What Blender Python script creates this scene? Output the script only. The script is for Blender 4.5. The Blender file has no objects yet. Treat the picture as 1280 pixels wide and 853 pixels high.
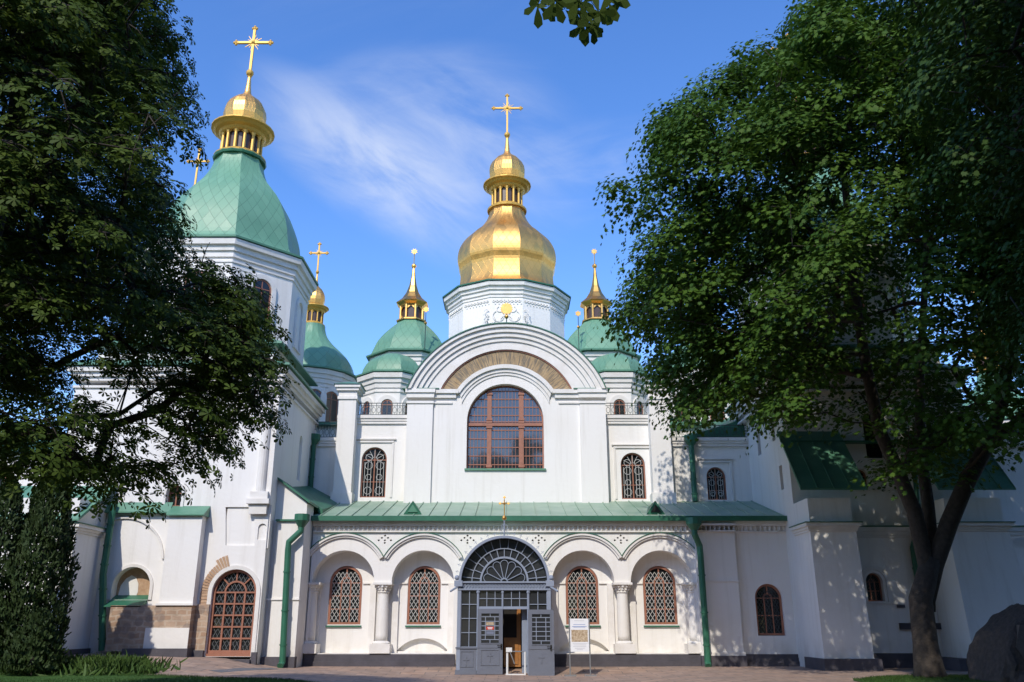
import bpy, bmesh, math, random
import numpy as np
from mathutils import Vector, Matrix
R_ = math.radians
random.seed(7); rng = np.random.default_rng(7)
S = bpy.context.scene
COL = S.collection

# ------------------------------------------------------------------ camera, sky, sun, exposure
FPX, PITCH, CAMH = 1060.0, R_(18.44), 1.65          # focal length in pixels of the 1280 px photo
cam_d = bpy.data.cameras.new('camera'); cam = bpy.data.objects.new('camera', cam_d); COL.objects.link(cam)
cam_d.sensor_width = 36; cam_d.lens = FPX / 1280 * 36; cam_d.clip_end = 3000; cam_d.clip_start = 0.1
cam.location = (0, 0, CAMH); cam.rotation_euler = (R_(90) + PITCH, 0, 0)
S.camera = cam

SUN_EL, SUN_AZ = 42.0, 18.0                           # sun behind the camera, to the left
w = bpy.data.worlds.new('World'); S.world = w; w.use_nodes = True
nt = w.node_tree; N = nt.nodes; L = nt.links; N.clear()
wo = N.new('ShaderNodeOutputWorld'); bg = N.new('ShaderNodeBackground'); bg.inputs[1].default_value = 0.1
sky = N.new('ShaderNodeTexSky'); sky.sky_type = 'NISHITA'; sky.sun_disc = False
sky.sun_elevation = R_(SUN_EL); sky.sun_rotation = R_(180 + SUN_AZ); sky.altitude = 150; sky.air_density = 1.0; sky.dust_density = 0.35; sky.ozone_density = 2.2
hs = N.new('ShaderNodeHueSaturation'); hs.inputs['Saturation'].default_value = 1.26; hs.inputs['Value'].default_value = 2.85; hs.inputs['Hue'].default_value = 0.511
tc = N.new('ShaderNodeTexCoord'); sep = N.new('ShaderNodeSeparateXYZ')
L.new(tc.outputs['Generated'], sep.inputs[0])
def wm(op, a, b=None, clamp=False):
    n = N.new('ShaderNodeMath'); n.operation = op; n.use_clamp = clamp
    for i, s in enumerate((a, b)):
        if s is None: continue
        if isinstance(s, (int, float)): n.inputs[i].default_value = s
        else: L.new(s, n.inputs[i])
    return n.outputs[0]
yy = wm('MAXIMUM', sep.outputs[1], 0.05)
u = wm('DIVIDE', sep.outputs[0], yy); v = wm('DIVIDE', sep.outputs[2], yy)
def wisp(cu, cv, ru, rv, ang, sc, lo, hi, amount):
    # a patch of thin high cirrus in the direction (cu, cv): streaky noise inside a soft ellipse
    ca, sa = math.cos(ang), math.sin(ang)
    du, dv = wm('SUBTRACT', u, cu), wm('SUBTRACT', v, cv)
    a = wm('ADD', wm('MULTIPLY', du, ca), wm('MULTIPLY', dv, sa))
    b = wm('SUBTRACT', wm('MULTIPLY', dv, ca), wm('MULTIPLY', du, sa))
    cmb = N.new('ShaderNodeCombineXYZ'); L.new(wm('MULTIPLY', a, sc), cmb.inputs[0]); L.new(wm('MULTIPLY', b, sc * 3.2), cmb.inputs[1]); cmb.inputs[2].default_value = cu * 9
    nz = N.new('ShaderNodeTexNoise'); nz.inputs['Scale'].default_value = 1.0; nz.inputs['Detail'].default_value = 7; nz.inputs['Roughness'].default_value = 0.58; nz.inputs['Distortion'].default_value = 0.5
    L.new(cmb.outputs[0], nz.inputs['Vector'])
    mr = N.new('ShaderNodeMapRange'); mr.interpolation_type = 'SMOOTHSTEP'
    mr.inputs[1].default_value = lo; mr.inputs[2].default_value = hi; L.new(nz.outputs[0], mr.inputs[0])
    d2 = wm('ADD', wm('POWER', wm('DIVIDE', a, ru), 2), wm('POWER', wm('DIVIDE', b, rv), 2))
    m = wm('SUBTRACT', 1.0, d2, True)
    m = wm('MULTIPLY', wm('SQRT', m), m)
    return wm('MULTIPLY', wm('MULTIPLY', mr.outputs[0], m), amount)
c1 = wisp(-0.19, 0.585, 0.27, 0.09, R_(-38), 4.2, 0.25, 0.70, 0.70)
c2 = wisp(-0.14, 0.71, 0.22, 0.08, R_(4), 4.6, 0.32, 0.78, 0.24)
c3 = wisp(0.10, 0.57, 0.24, 0.09, R_(12), 3.5, 0.38, 0.78, 0.32)
c4 = wisp(-0.05, 0.92, 0.5, 0.2, R_(20), 2.2, 0.45, 0.85, 0.10)
c5 = wisp(-0.06, 0.60, 0.20, 0.17, R_(-32), 5.0, 0.20, 0.85, 0.52)
ct = wm('ADD', wm('ADD', wm('ADD', c1, c2), wm('ADD', c3, c4)), c5, True)
mixc = N.new('ShaderNodeMix'); mixc.data_type = 'RGBA'
L.new(sky.outputs[0], hs.inputs['Color']); L.new(hs.outputs[0], mixc.inputs[6]); mixc.inputs[7].default_value = (7.6, 8.4, 10.2, 1)
L.new(ct, mixc.inputs[0]); L.new(mixc.outputs[2], bg.inputs[0]); L.new(bg.outputs[0], wo.inputs[0])

sun_d = bpy.data.lights.new('sun', 'SUN'); sun = bpy.data.objects.new('sun', sun_d); COL.objects.link(sun)
sun_d.energy = 3.55; sun_d.angle = R_(0.53); sun_d.color = (1.0, 0.93, 0.82)
sv = Vector((-math.sin(R_(SUN_AZ)) * math.cos(R_(SUN_EL)), -math.cos(R_(SUN_AZ)) * math.cos(R_(SUN_EL)), math.sin(R_(SUN_EL))))
sun.rotation_euler = sv.to_track_quat('Z', 'Y').to_euler()
sun.location = sv * 60
S.view_settings.view_transform = 'Standard'; S.view_settings.look = 'None'; S.view_settings.exposure = 0.0; S.view_settings.gamma = 1.0; S.view_settings.use_curve_mapping = False
S.cycles.max_bounces = 8; S.cycles.transparent_max_bounces = 8; S.cycles.use_denoising = True

# ------------------------------------------------------------------ helpers
CP, SP = math.cos(PITCH), math.sin(PITCH)
def Z(py, Y):                                           # height of the photo row py on the upright plane at distance Y
    return CAMH + Y * math.tan(PITCH + math.atan((426.5 - py) / FPX))
def X(px, py, Y):
    z = Z(py, Y); return (px - 640) * (Y * CP + (z - CAMH) * SP) / FPX
def P(px, py, Y): return (X(px, py, Y), Z(py, Y))
def ground_z(x, y):
    r = min(max((-x - 8.6) / 3.0, 0), 1); r = r * r * (3 - 2 * r)
    z = (0.42 * r + 0.03 * min(max(-x - 11.6, 0), 8)) * min(max((y - 28.3) / 5.0, 0), 1)
    b = min(max((7.5 - abs(x + 0.3)) / 4.0, 0), 1); b = b * b * (3 - 2 * b)
    f = min(max((37.0 - y) / 2.4, 0), 1)
    return z - 0.22 * b * f

WP = {}
def tag(o, label=None, cat=None, group=None, kind=None):
    if label: o['label'] = label
    if cat: o['category'] = cat
    if group: o['group'] = group
    if kind: o['kind'] = kind
    return o
def empty(name, loc, label, cat, group=None):
    o = bpy.data.objects.new(name, None); COL.objects.link(o); o.location = loc; o.empty_display_size = 0.3
    WP[o.name] = Vector(loc); return tag(o, label, cat, group)
class MB:
    def __init__(s): s.v = []; s.f = []
    def add(s, vs, fs):
        b = len(s.v); s.v += [tuple(p) for p in vs]; s.f += [tuple(b + i for i in f) for f in fs]; return s
    def box(s, x0, x1, y0, y1, z0, z1):
        return s.add([(x0,y0,z0),(x1,y0,z0),(x1,y1,z0),(x0,y1,z0),(x0,y0,z1),(x1,y0,z1),(x1,y1,z1),(x0,y1,z1)],
                     [(0,3,2,1),(4,5,6,7),(0,1,5,4),(1,2,6,5),(2,3,7,6),(3,0,4,7)])
    def hexa(s, b4, t4):
        return s.add(list(b4) + list(t4), [(0,3,2,1),(4,5,6,7),(0,1,5,4),(1,2,6,5),(2,3,7,6),(3,0,4,7)])
    def lathe(s, prof, n, c, ph=0.0):                   # prof: (z, r) going up; closed with caps
        vs = []; fs = []
        for z, r in prof:
            for k in range(n):
                a = ph + 2 * math.pi * k / n; vs.append((c[0] + r * math.cos(a), c[1] + r * math.sin(a), z))
        m = len(prof)
        for i in range(m - 1):
            for k in range(n):
                k2 = (k + 1) % n; fs.append((i*n+k, i*n+k2, (i+1)*n+k2, (i+1)*n+k))
        fs.append(tuple(range(n))[::-1]); fs.append(tuple((m-1)*n + k for k in range(n)))
        return s.add(vs, fs)
    def tube(s, pts, r, n=6, taper=None):
        pts = [Vector(p) for p in pts]; vs = []; fs = []; m = len(pts)
        rr = r if isinstance(r, (list, tuple)) else [r] * m
        up = None
        for i, p in enumerate(pts):
            d = (pts[min(i+1, m-1)] - pts[max(i-1, 0)])
            if d.length < 1e-9: d = Vector((0,0,1))
            d.normalize()
            if up is None: up = Vector((0,0,1)) if abs(d.z) < 0.9 else Vector((0,1,0))
            a = d.cross(up)
            if a.length < 1e-6: a = d.cross(Vector((1,0,0)))
            a.normalize(); b = a.cross(d).normalized(); up = b
            for k in range(n):
                t = 2 * math.pi * (k + .5) / n; vs.append(p + (a * math.cos(t) + b * math.sin(t)) * rr[i])
        for i in range(m - 1):
            for k in range(n):
                k2 = (k+1) % n; fs.append((i*n+k, i*n+k2, (i+1)*n+k2, (i+1)*n+k))
        fs.append(tuple(range(n))[::-1]); fs.append(tuple((m-1)*n+k for k in range(n)))
        return s.add(vs, fs)
    def ball(s, c, r, n=10, m=6, sz=1.0):
        return s.lathe([(c[2] - r * sz * math.cos(math.pi * i / m), max(r * math.sin(math.pi * i / m), 1e-3)) for i in range(m + 1)], n, c)
    def plate(s, outer, holes, y0, y1, side=None):      # upright slab with openings; side=(x0,x1): faces along x instead, outline in (y,z)
        cu = bpy.data.curves.new('c', 'CURVE'); cu.dimensions = '2D'; cu.fill_mode = 'BOTH'
        t0, t1 = (y0, y1) if side is None else side
        cu.extrude = (t1 - t0) / 2
        for poly in [outer] + list(holes):
            sp = cu.splines.new('POLY'); sp.points.add(len(poly) - 1); sp.use_cyclic_u = True
            for i, (a, b) in enumerate(poly): sp.points[i].co = (a, b, 0, 1)
        o = bpy.data.objects.new('c', cu); me = o.to_mesh()
        c = (t0 + t1) / 2
        if side is None: vs = [(q.co.x, c - q.co.z, q.co.y) for q in me.vertices]
        else: vs = [(c + q.co.z, q.co.x, q.co.y) for q in me.vertices]
        fs = [tuple(p.vertices) for p in me.polygons]
        o.to_mesh_clear(); bpy.data.objects.remove(o); bpy.data.curves.remove(cu)
        return s.add(vs, fs)
    def build(s, name, m, parent=None, origin=None, label=None, smooth=False, weld=True):
        o0 = Vector(origin) if origin is not None else (WP[parent.name] if parent is not None else Vector((0,0,0)))
        me = bpy.data.meshes.new(name)
        me.from_pydata([(a - o0.x, b - o0.y, c - o0.z) for a, b, c in s.v], [], s.f)
        bm = bmesh.new(); bm.from_mesh(me)
        if weld: bmesh.ops.remove_doubles(bm, verts=bm.verts, dist=1e-5)
        bmesh.ops.recalc_face_normals(bm, faces=bm.faces); bm.to_mesh(me); bm.free()
        if smooth:
            for p in me.polygons: p.use_smooth = True
        me.materials.append(m)
        o = bpy.data.objects.new(name, me); COL.objects.link(o)
        WP[o.name] = o0
        if parent is not None: o.parent = parent; o.location = o0 - WP[parent.name]
        else: o.location = o0
        if label: o['label'] = label
        return o
def arch(cx, z0, hw, zs, n=18, rise=None):              # outline of an arched opening
    rise = hw if rise is None else rise
    return [(cx - hw, z0)] + [(cx - hw * math.cos(math.pi * i / n), zs + rise * math.sin(math.pi * i / n)) for i in range(n + 1)] + [(cx + hw, z0)]
def arc(cx, cz, r, half, n=28, rev=False):              # arc of radius r about (cx,cz) out to +-half in x
    a = math.asin(min(half / r, 1)); p = [(cx + r * math.sin(-a + 2*a*i/n), cz + r * math.cos(-a + 2*a*i/n)) for i in range(n + 1)]
    return p[::-1] if rev else p
def inset(cx, z0, hw, zs, t): return arch(cx, z0 + t, hw - t, zs)

# ------------------------------------------------------------------ materials
def mat(name, col, rough=0.7, metal=0.0, var=0.0, vscale=1.0, bump=0.0, bscale=20.0, spec=0.5, col2=None, detail=5):
    m = bpy.data.materials.new(name); m.use_nodes = True; t = m.node_tree; b = t.nodes['Principled BSDF']
    b.inputs['Base Color'].default_value = (*col, 1); b.inputs['Roughness'].default_value = rough; b.inputs['Metallic'].default_value = metal
    b.inputs['Specular IOR Level'].default_value = spec
    if var or col2 is not None:
        tcn = t.nodes.new('ShaderNodeTexCoord'); nz = t.nodes.new('ShaderNodeTexNoise'); nz.inputs['Scale'].default_value = vscale; nz.inputs['Detail'].default_value = detail; nz.inputs['Roughness'].default_value = 0.65
        t.links.new(tcn.outputs['Object'], nz.inputs['Vector'])
        cr = t.nodes.new('ShaderNodeValToRGB'); cr.color_ramp.elements[0].position = 0.3; cr.color_ramp.elements[1].position = 0.7
        c2 = col2 if col2 is not None else tuple(c * (1 - var) for c in col)
        cr.color_ramp.elements[0].color = (*c2, 1); cr.color_ramp.elements[1].color = (*col, 1)
        t.links.new(nz.outputs[0], cr.inputs[0]); t.links.new(cr.outputs[0], b.inputs['Base Color'])
    if bump:
        tcn = t.nodes.new('ShaderNodeTexCoord'); nz = t.nodes.new('ShaderNodeTexNoise'); nz.inputs['Scale'].default_value = bscale; nz.inputs['Detail'].default_value = 4
        t.links.new(tcn.outputs['Object'], nz.inputs['Vector'])
        bp = t.nodes.new('ShaderNodeBump'); bp.inputs['Strength'].default_value = bump; bp.inputs['Distance'].default_value = 0.03
        t.links.new(nz.outputs[0], bp.inputs['Height']); t.links.new(bp.outputs[0], b.inputs['Normal'])
    return m
def mathn(t, op, a, b=None, clamp=False):
    n = t.nodes.new('ShaderNodeMath'); n.operation = op; n.use_clamp = clamp
    for i, s in enumerate((a, b)):
        if s is None: continue
        if isinstance(s, (int, float)): n.inputs[i].default_value = s
        else: t.links.new(s, n.inputs[i])
    return n.outputs[0]
def plaster():
    m = mat('white_plaster', (0.80, 0.79, 0.765), 0.9, bump=0.25, bscale=6)
    t = m.node_tree; b = t.nodes['Principled BSDF']; tcn = t.nodes.new('ShaderNodeTexCoord')
    def nz(sc, mp=None, det=6):
        n = t.nodes.new('ShaderNodeTexNoise'); n.inputs['Scale'].default_value = sc; n.inputs['Detail'].default_value = det; n.inputs['Roughness'].default_value = .6
        if mp:
            q = t.nodes.new('ShaderNodeMapping'); q.inputs['Scale'].default_value = mp; t.links.new(tcn.outputs['Object'], q.inputs[0]); t.links.new(q.outputs[0], n.inputs['Vector'])
        else: t.links.new(tcn.outputs['Object'], n.inputs['Vector'])
        return n.outputs[0]
    def mx(fac, c, src):
        k = t.nodes.new('ShaderNodeMix'); k.data_type = 'RGBA'; t.links.new(fac, k.inputs[0])
        if isinstance(src, tuple): k.inputs[6].default_value = src
        else: t.links.new(src, k.inputs[6])
        k.inputs[7].default_value = c; return k.outputs[2]
    def rng_(s, a, c, hi):
        r = t.nodes.new('ShaderNodeMapRange'); r.inputs[1].default_value = a; r.inputs[2].default_value = c; r.inputs[4].default_value = hi; t.links.new(s, r.inputs[0]); return r.outputs[0]
    c = mx(rng_(nz(0.35), .45, .75, .5), (0.755, 0.715, 0.645, 1), (0.81, 0.785, 0.745, 1))
    c = mx(rng_(nz(1.0, (3.5, 3.5, .22)), .52, .82, .55), (0.60, 0.565, 0.50, 1), c)       # rain streaks
    c = mx(rng_(nz(2.3), .62, .85, .35), (0.68, 0.66, 0.61, 1), c)                          # patches of repair
    sp = t.nodes.new('ShaderNodeSeparateXYZ'); t.links.new(tcn.outputs['Object'], sp.inputs[0])
    lo = mathn(t, 'MULTIPLY', mathn(t, 'SUBTRACT', 1.15, mathn(t, 'ABSOLUTE', sp.outputs[2]), True), rng_(nz(1.6), .38, .68, .75))
    c = mx(lo, (0.50, 0.45, 0.38, 1), c)                                                    # splashed dirt along the foot of the wall
    t.links.new(c, b.inputs['Base Color']); return m
def dome_tiles(name, c1, c2, metal, rough, n, zs, line=0.045, dark=0.72):
    # rhombic sheet-metal tiles round an upright axis (object origin on the axis)
    m = bpy.data.materials.new(name); m.use_nodes = True; t = m.node_tree; b = t.nodes['Principled BSDF']
    tcn = t.nodes.new('ShaderNodeTexCoord'); sp = t.nodes.new('ShaderNodeSeparateXYZ'); t.links.new(tcn.outputs['Object'], sp.inputs[0])
    a = mathn(t, 'MULTIPLY', mathn(t, 'ARCTAN2', sp.outputs[1], sp.outputs[0]), n / (2 * math.pi)); z = mathn(t, 'MULTIPLY', sp.outputs[2], zs)
    f1 = mathn(t, 'FRACT', mathn(t, 'ADD', a, z)); f2 = mathn(t, 'FRACT', mathn(t, 'SUBTRACT', a, z))
    d1 = mathn(t, 'LESS_THAN', f1, line); d2 = mathn(t, 'LESS_THAN', f2, line); seam = mathn(t, 'MAXIMUM', d1, d2)
    i1 = mathn(t, 'FLOOR', mathn(t, 'ADD', a, z)); i2 = mathn(t, 'FLOOR', mathn(t, 'SUBTRACT', a, z))
    cm = t.nodes.new('ShaderNodeCombineXYZ'); t.links.new(i1, cm.inputs[0]); t.links.new(i2, cm.inputs[1])
    wn = t.nodes.new('ShaderNodeTexWhiteNoise'); t.links.new(cm.outputs[0], wn.inputs['Vector'])
    nz = t.nodes.new('ShaderNodeTexNoise'); nz.inputs['Scale'].default_value = 1.3; nz.inputs['Detail'].default_value = 5; t.links.new(tcn.outputs['Object'], nz.inputs['Vector'])
    k = mathn(t, 'ADD', mathn(t, 'MULTIPLY', wn.outputs['Value'], 0.45), mathn(t, 'MULTIPLY', nz.outputs[0], 0.55))
    mx = t.nodes.new('ShaderNodeMix'); mx.data_type = 'RGBA'; t.links.new(k, mx.inputs[0]); mx.inputs[6].default_value = (*c1, 1); mx.inputs[7].default_value = (*c2, 1)
    m2 = t.nodes.new('ShaderNodeMix'); m2.data_type = 'RGBA'; t.links.new(seam, m2.inputs[0]); t.links.new(mx.outputs[2], m2.inputs[6]); m2.inputs[7].default_value = (*[c * dark for c in c1], 1)
    t.links.new(m2.outputs[2], b.inputs['Base Color']); b.inputs['Metallic'].default_value = metal
    rr = mathn(t, 'ADD', rough, mathn(t, 'MULTIPLY', wn.outputs['Value'], 0.10)); t.links.new(rr, b.inputs['Roughness'])
    bp = t.nodes.new('ShaderNodeBump'); bp.inputs['Strength'].default_value = 0.35; bp.inputs['Distance'].default_value = 0.02
    h = mathn(t, 'ADD', mathn(t, 'MULTIPLY', seam, -1.0), mathn(t, 'MULTIPLY', nz.outputs[0], 0.8)); t.links.new(h, bp.inputs['Height']); t.links.new(bp.outputs[0], b.inputs['Normal'])
    return m
M = {}
M['white'] = plaster()
M['trim'] = mat('white_moulding', (0.80, 0.775, 0.74), 0.85, vscale=1.6, col2=(0.68, 0.645, 0.59))
M['green'] = mat('green_roof_sheet', (0.125, 0.285, 0.185), 0.45, vscale=0.9, detail=9, col2=(0.070, 0.20, 0.125), bump=0.1, bscale=3)
M['roofg'] = mat('pale_green_roof_sheet', (0.34, 0.43, 0.33), 0.5, vscale=0.9, detail=9, col2=(0.19, 0.31, 0.215), bump=0.1, bscale=3)
M['dkgreen'] = mat('dark_green_paint', (0.035, 0.165, 0.095), 0.45, var=0.3, vscale=2)
M['dome'] = dome_tiles('green_dome_tiles', (0.118, 0.270, 0.168), (0.168, 0.345, 0.225), 0.0, 0.45, 36, 1.15)
M['sdome'] = dome_tiles('small_green_dome_tiles', (0.118, 0.270, 0.168), (0.168, 0.345, 0.225), 0.0, 0.45, 24, 1.3, line=0.04)
M['gold'] = mat('gilding', (0.85, 0.50, 0.15), 0.36, 1.0, vscale=3, col2=(0.68, 0.37, 0.10), bump=0.15, bscale=5)
M['golddome'] = dome_tiles('gilded_sheets', (0.80, 0.45, 0.13), (0.88, 0.52, 0.17), 1.0, 0.42, 40, 1.1, line=0.035, dark=0.8)
M['goldpaint'] = mat('gold_paint', (0.60, 0.36, 0.075), 0.5, 0.35)
M['lantdark'] = mat('lantern_glazing', (0.075, 0.045, 0.035), 0.35)
M['frame'] = mat('terracotta_paint', (0.37, 0.155, 0.095), 0.55, var=0.25, vscale=5)
M['glass'] = mat('window_glass', (0.018, 0.020, 0.022), 0.06, bump=0.06, bscale=2.5, spec=0.6)
M['porchglass'] = mat('porch_glass', (0.030, 0.032, 0.036), 0.12, spec=0.4)
M['lattice'] = mat('pale_iron', (0.50, 0.50, 0.48), 0.6)
M['clearglass'] = mat('sky_lit_glass', (0.030, 0.034, 0.040), 0.05, bump=0.05, bscale=1.6); M['clearglass'].node_tree.nodes['Principled BSDF'].inputs['IOR'].default_value = 1.9
M['iron'] = mat('dark_iron', (0.035, 0.05, 0.05), 0.55)
M['plinth'] = mat('dark_plinth', (0.085, 0.078, 0.092), 0.7, var=0.35, vscale=2.0, bump=0.3, bscale=9)
M['porch'] = mat('grey_blue_paint', (0.150, 0.165, 0.205), 0.45, var=0.12, vscale=3)
M['porchlt'] = mat('pale_blue_grey_paint', (0.265, 0.305, 0.385), 0.5, var=0.12, vscale=4)
M['wood'] = mat('varnished_wood', (0.42, 0.19, 0.055), 0.4, vscale=3, col2=(0.30, 0.12, 0.03))
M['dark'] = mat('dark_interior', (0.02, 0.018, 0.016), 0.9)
M['board'] = mat('white_board', (0.80, 0.81, 0.83), 0.35)
M['blueink'] = mat('blue_ink', (0.30, 0.38, 0.60), 0.6)
M['greyink'] = mat('grey_ink', (0.45, 0.46, 0.50), 0.6)
M['redpaper'] = mat('red_notice', (0.62, 0.07, 0.04), 0.6)
M['paper'] = mat('blue_grey_notice', (0.16, 0.18, 0.25), 0.6)
M['sepia'] = mat('sepia_print', (0.66, 0.55, 0.40), 0.4, vscale=14, col2=(0.24, 0.14, 0.06))
M['steel'] = mat('grey_steel', (0.33, 0.34, 0.35), 0.35, 0.6)
M['whitemetal'] = mat('white_metal', (0.72, 0.72, 0.70), 0.4)
M['bark'] = mat('bark', (0.060, 0.047, 0.037), 0.95, var=0.5, vscale=7, bump=1.0, bscale=11)
M['bark2'] = mat('dark_bark', (0.05, 0.042, 0.035), 0.95, var=0.4, vscale=7, bump=0.8, bscale=11)
M['granite'] = mat('boulder_granite', (0.105, 0.080, 0.066), 0.9, vscale=9, col2=(0.045, 0.036, 0.032), bump=0.9, bscale=7, detail=9)
M['carved'] = mat('dressed_granite', (0.135, 0.108, 0.092), 0.7, var=0.3, vscale=14)
def brickmat(name, c1, c2, mortar, sx, sy, rot=False, ms=0.02, off=0.5, sq=1.0, coord='Object', rough=0.9, plan=False, blotch=None, dist=.05):
    m = bpy.data.materials.new(name); m.use_nodes = True; t = m.node_tree; b = t.nodes['Principled BSDF']; b.inputs['Roughness'].default_value = rough
    tcn = t.nodes.new('ShaderNodeTexCoord'); sp = t.nodes.new('ShaderNodeSeparateXYZ'); t.links.new(tcn.outputs[coord], sp.inputs[0])
    cm = t.nodes.new('ShaderNodeCombineXYZ'); t.links.new(sp.outputs[0], cm.inputs[0]); t.links.new(sp.outputs[1 if plan else 2], cm.inputs[1])
    bt = t.nodes.new('ShaderNodeTexBrick'); bt.inputs['Scale'].default_value = 1; bt.inputs['Brick Width'].default_value = sx; bt.inputs['Row Height'].default_value = sy; bt.inputs['Mortar Size'].default_value = ms; bt.offset = off; bt.squash = sq; bt.inputs['Bias'].default_value = 0.0
    bt.inputs['Color1'].default_value = (*c1, 1); bt.inputs['Color2'].default_value = (*c2, 1); bt.inputs['Mortar'].default_value = (*mortar, 1)
    dz = t.nodes.new('ShaderNodeTexNoise'); dz.inputs['Scale'].default_value = 1.5; t.links.new(tcn.outputs[coord], dz.inputs['Vector'])
    ad = t.nodes.new('ShaderNodeVectorMath'); ad.operation = 'MULTIPLY_ADD'; t.links.new(dz.outputs['Color'], ad.inputs[0]); ad.inputs[1].default_value = (dist, dist, 0.0); t.links.new(cm.outputs[0], ad.inputs[2])
    t.links.new(ad.outputs[0], bt.inputs['Vector'])
    nz = t.nodes.new('ShaderNodeTexNoise'); nz.inputs['Scale'].default_value = 2.2; nz.inputs['Detail'].default_value = 7; t.links.new(tcn.outputs[coord], nz.inputs['Vector'])
    mx = t.nodes.new('ShaderNodeMix'); mx.data_type = 'RGBA'; mx.blend_type = 'MULTIPLY'; mx.inputs[0].default_value = 0.75; t.links.new(bt.outputs['Color'], mx.inputs[6])
    cr = t.nodes.new('ShaderNodeValToRGB'); cr.color_ramp.elements[0].position = .3; cr.color_ramp.elements[1].position = .7; cr.color_ramp.elements[0].color = (.55,.52,.5,1); cr.color_ramp.elements[1].color = (1,1,1,1)
    t.links.new(nz.outputs[0], cr.inputs[0]); t.links.new(cr.outputs[0], mx.inputs[7])
    out = mx.outputs[2]
    if blotch:
        vo = t.nodes.new('ShaderNodeTexVoronoi'); vo.inputs['Scale'].default_value = 2.4; t.links.new(cm.outputs[0], vo.inputs['Vector'])
        mr = t.nodes.new('ShaderNodeMapRange'); mr.inputs[1].default_value = .44; mr.inputs[2].default_value = .36; t.links.new(vo.outputs['Distance'], mr.inputs[0])
        m3 = t.nodes.new('ShaderNodeMix'); m3.data_type = 'RGBA'; t.links.new(mathn(t, 'MULTIPLY', mr.outputs[0], .6), m3.inputs[0]); t.links.new(out, m3.inputs[6]); m3.inputs[7].default_value = (*blotch, 1); out = m3.outputs[2]
    t.links.new(out, b.inputs['Base Color'])
    bp = t.nodes.new('ShaderNodeBump'); bp.inputs['Strength'].default_value = 0.5; bp.inputs['Distance'].default_value = 0.02
    t.links.new(mathn(t, 'ADD', mathn(t, 'MULTIPLY', bt.outputs['Fac'], -1), nz.outputs[0]), bp.inputs['Height']); t.links.new(bp.outputs[0], b.inputs['Normal'])
    return m
M['masonry'] = brickmat('exposed_masonry', (0.53, 0.385, 0.275), (0.45, 0.295, 0.195), (0.55, 0.43, 0.32), 0.42, 0.21, ms=0.035, blotch=(0.235, 0.185, 0.155), dist=.26)
M['brickring'] = mat('exposed_brick', (0.55, 0.38, 0.25), 0.9, vscale=6, col2=(0.40, 0.24, 0.14), bump=0.4, bscale=14)
M['paving'] = brickmat('stone_paving', (0.46, 0.31, 0.225), (0.33, 0.245, 0.195), (0.20, 0.165, 0.14), 0.95, 0.6, ms=0.018, plan=True, rough=0.8)
M['lawn'] = mat('lawn', (0.055, 0.115, 0.028), 1.0, vscale=2.5, col2=(0.035, 0.075, 0.018), spec=0.1)
M['soil'] = mat('garden_ground', (0.06, 0.085, 0.03), 1.0, vscale=0.3, col2=(0.09, 0.075, 0.045), spec=0.1)
M['drain'] = mat('grey_drain_stone', (0.15, 0.15, 0.16), 0.8, var=.2, vscale=3)
def fresco():
    m = mat('faded_painted_brick', (0.47, 0.34, 0.19), 0.9, vscale=2.2, col2=(0.33, 0.225, 0.115), bump=.2, bscale=12)
    t = m.node_tree; b = t.nodes['Principled BSDF']; src = b.inputs['Base Color'].links[0].from_socket
    tcn = t.nodes.new('ShaderNodeTexCoord'); sp = t.nodes.new('ShaderNodeSeparateXYZ'); t.links.new(tcn.outputs['Object'], sp.inputs[0])
    a = mathn(t, 'ARCTAN2', sp.outputs[0], sp.outputs[2])
    r = mathn(t, 'SQRT', mathn(t, 'ADD', mathn(t, 'POWER', sp.outputs[0], 2), mathn(t, 'POWER', sp.outputs[2], 2)))
    cm = t.nodes.new('ShaderNodeCombineXYZ'); t.links.new(mathn(t, 'MULTIPLY', a, 55), cm.inputs[0]); t.links.new(mathn(t, 'MULTIPLY', r, 1.4), cm.inputs[1])
    nz = t.nodes.new('ShaderNodeTexNoise'); nz.inputs['Scale'].default_value = 1.0; nz.inputs['Detail'].default_value = 4; nz.inputs['Roughness'].default_value = .7; t.links.new(cm.outputs[0], nz.inputs['Vector'])
    mr = t.nodes.new('ShaderNodeMapRange'); mr.inputs[1].default_value = .44; mr.inputs[2].default_value = .58; mr.inputs[4].default_value = .85; t.links.new(nz.outputs[0], mr.inputs[0])
    mx = t.nodes.new('ShaderNodeMix'); mx.data_type = 'RGBA'; t.links.new(mr.outputs[0], mx.inputs[0]); t.links.new(src, mx.inputs[6]); mx.inputs[7].default_value = (0.13, 0.12, 0.10, 1)
    t.links.new(mx.outputs[2], b.inputs['Base Color']); return m
M['fresco'] = fresco()
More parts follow.
